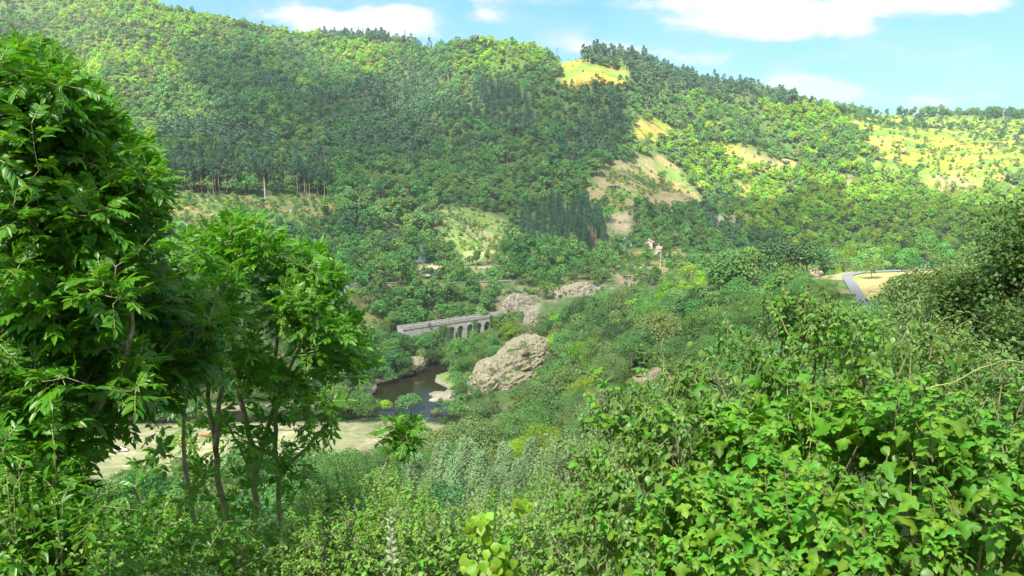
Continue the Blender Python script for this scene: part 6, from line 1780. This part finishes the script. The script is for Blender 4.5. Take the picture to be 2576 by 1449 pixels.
# pale sprig
root = bpy.data.objects.new('pale_sprig', None); COL.objects.link(root); tag(root, 'upright sprig with whitish undersided leaves left of the lime creeper', 'sprig')
q = np.array([at(990,1470,4.9), at(988,1400,4.9), at(984,1340,4.9), at(979,1285,4.9)])
mb = MB(); mb.tube(q, [0.005, 0.004, 0.003, 0.0015], 5); mb.build('stem', M['brownstem'], root)
lv = Leaves()
for j in range(22):
    u = j / 21; p_ = q[0] + (q[-1] - q[0]) * (0.3 + 0.7 * u)
    a = j * 2.4; D = unit(np.array([math.cos(a), math.sin(a) * 0.5 - 0.3, 0.75]))
    lv.add(T_OVAL, p_[None], D[None], unit(np.array([0, -1, 0.5]))[None], 0.048 * (1 - 0.5 * u), 0.5, rng)
lv.build('leaves', M['paleleaf'], root)

# shrubs and trees a little farther down the slope
def leafy_tree(name, label, px, py_top, r, H, W, n, s, mat, seed, bark='bark', nl=26, cat='tree', base=0.05, group=None, tpl=T_SMALL, dx=0):
    rg = np.random.default_rng(seed)
    top = at(px, py_top, r)
    (v, f), C = broad_crown(rg, H, W, nl, 10, s, base=base)
    cz = H * (base + 1) / 2
    P = []; dd = []
    hzz = H * (1 - base) / 2
    for c in C:
        lr = rg.uniform(0.15, 0.27) * W
        m_ = int(n / nl)
        d = rand_dirs(m_, rg)
        d[:, 2] = np.where(d[:, 2] < -0.35, -d[:, 2], d[:, 2])
        P.append(c + d * (lr * rg.uniform(0.55, 1.12, m_))[:, None] * [1, 1, 0.85]); dd.append(d)
    P = np.concatenate(P); dd = np.concatenate(dd)
    k = len(P)
    lv = Leaves()
    lv.add(tpl, P, unit(dd + rg.normal(0, 0.8, (k, 3)) - UP * 0.2), unit(dd * 0.5 + UP * 0.7 + rg.normal(0, 0.45, (k, 3))), s * rg.uniform(0.6, 1.4, k),
           np.clip(0.5 + 0.22 * rg.normal(size=k) + (fbm(P[:, 0] * 1.3, P[:, 2] * 1.3 + P[:, 1], 2) - 0.5) * 0.9, 0, 1), rg, 1.3)
    root = bpy.data.objects.new(name, None); COL.objects.link(root); root.location = top - np.array([0, 0, H])
    tag(root, label, cat, group)
    limbs(rg, H, W, C, 0.018 * H, k=6).build('trunk', M[bark], root, smooth=True)
    lv.build('crown', M[mat], root)
    return root
M['hawthorn'] = near_leaf_mat('hawthorn_foliage', (0.085, 0.165, 0.025), trans=0.3, rough=0.55, var=0.6, hue=0.05)
M['olivetree'] = near_leaf_mat('olive_tree_foliage', (0.17, 0.25, 0.07), trans=0.3, rough=0.55, var=0.5, hue=0.03)
leafy_tree('hawthorn_tree', 'tall dark hawthorn tree with brownish leaves at the right edge', 2590, 465, 24, 8.0, 4.2, 24000, 0.11, 'hawthorn', 901, nl=40)
leafy_tree('hawthorn_tree', 'lower dark hawthorn in front of the tall one, right edge', 2515, 625, 25, 6.0, 3.6, 20000, 0.11, 'hawthorn', 902, nl=34)
leafy_tree('hawthorn_tree', 'dark hawthorn mass directly behind the right of the thicket', 2630, 740, 19, 5.0, 3.8, 17000, 0.095, 'hawthorn', 903, nl=30)
leafy_tree('hazel_tree', 'olive green tree with a forked trunk right of the yellow field', 2375, 632, 46, 8.0, 6.0, 16000, 0.16, 'olivetree', 904, nl=34)
leafy_tree('hazel_tree', 'broad olive green tree between the field tree and the hawthorns', 2450, 615, 50, 8.5, 5.0, 14000, 0.16, 'olivetree', 905, nl=30)
leafy_tree('hazel_tree', 'rounded green tree hiding the end of the right road', 2320, 752, 40, 5.0, 4.6, 13000, 0.13, 'olivetree', 906, nl=28)
leafy_tree('leafy_shrub', 'olive shrub with dry tips right behind the thicket top', 2360, 812, 17, 2.6, 3.4, 12000, 0.065, 'olivetree', 907, nl=30, cat='shrub')
leafy_tree('leafy_shrub', 'green shrub just behind the thicket crest', 2180, 790, 14, 1.9, 2.4, 9000, 0.05, 'dogwood', 908, nl=24, cat='shrub')
leafy_tree('goat_willow', 'grey green willow with pale catkin like leaves left of the thicket', 1590, 965, 17, 3.4, 2.6, 13000, 0.06, 'greyleaf', 909, nl=26, cat='shrub')
leafy_tree('goat_willow', 'upright grey green willow tip standing above its neighbour', 1520, 935, 18, 3.4, 1.2, 4500, 0.06, 'greyleaf', 910, nl=14, cat='shrub')
leafy_tree('goat_willow', 'wide grey green willow below the other willows', 1480, 1080, 12.5, 2.6, 2.4, 14000, 0.05, 'greyleaf', 911, nl=26, cat='shrub')
leafy_tree('leafy_shrub', 'soft green shrub between the pale firs and the thicket', 1400, 1165, 14, 2.2, 2.4, 10000, 0.055, 'bramble', 912, nl=24, cat='shrub')
leafy_tree('leafy_shrub', 'shaded fine leaved shrub left of the thicket base', 1460, 1230, 8.5, 1.5, 1.4, 11000, 0.034, 'greyleaf', 913, nl=24, cat='shrub')
leafy_tree('leafy_shrub', 'dark fine leaved shrub behind the lime creeper', 1350, 1250, 9.0, 1.6, 1.5, 9000, 0.036, 'greyleaf', 914, nl=24, cat='shrub')
leafy_tree('leafy_shrub', 'green shrub right of the ash sapling', 1090, 1285, 11, 1.8, 1.9, 9000, 0.045, 'bramble', 915, nl=24, cat='shrub')
leafy_tree('leafy_shrub', 'small dark shrub on the slope under the pale firs', 1220, 1270, 13, 1.8, 2.0, 8000, 0.05, 'greyleaf', 916, nl=24, cat='shrub')
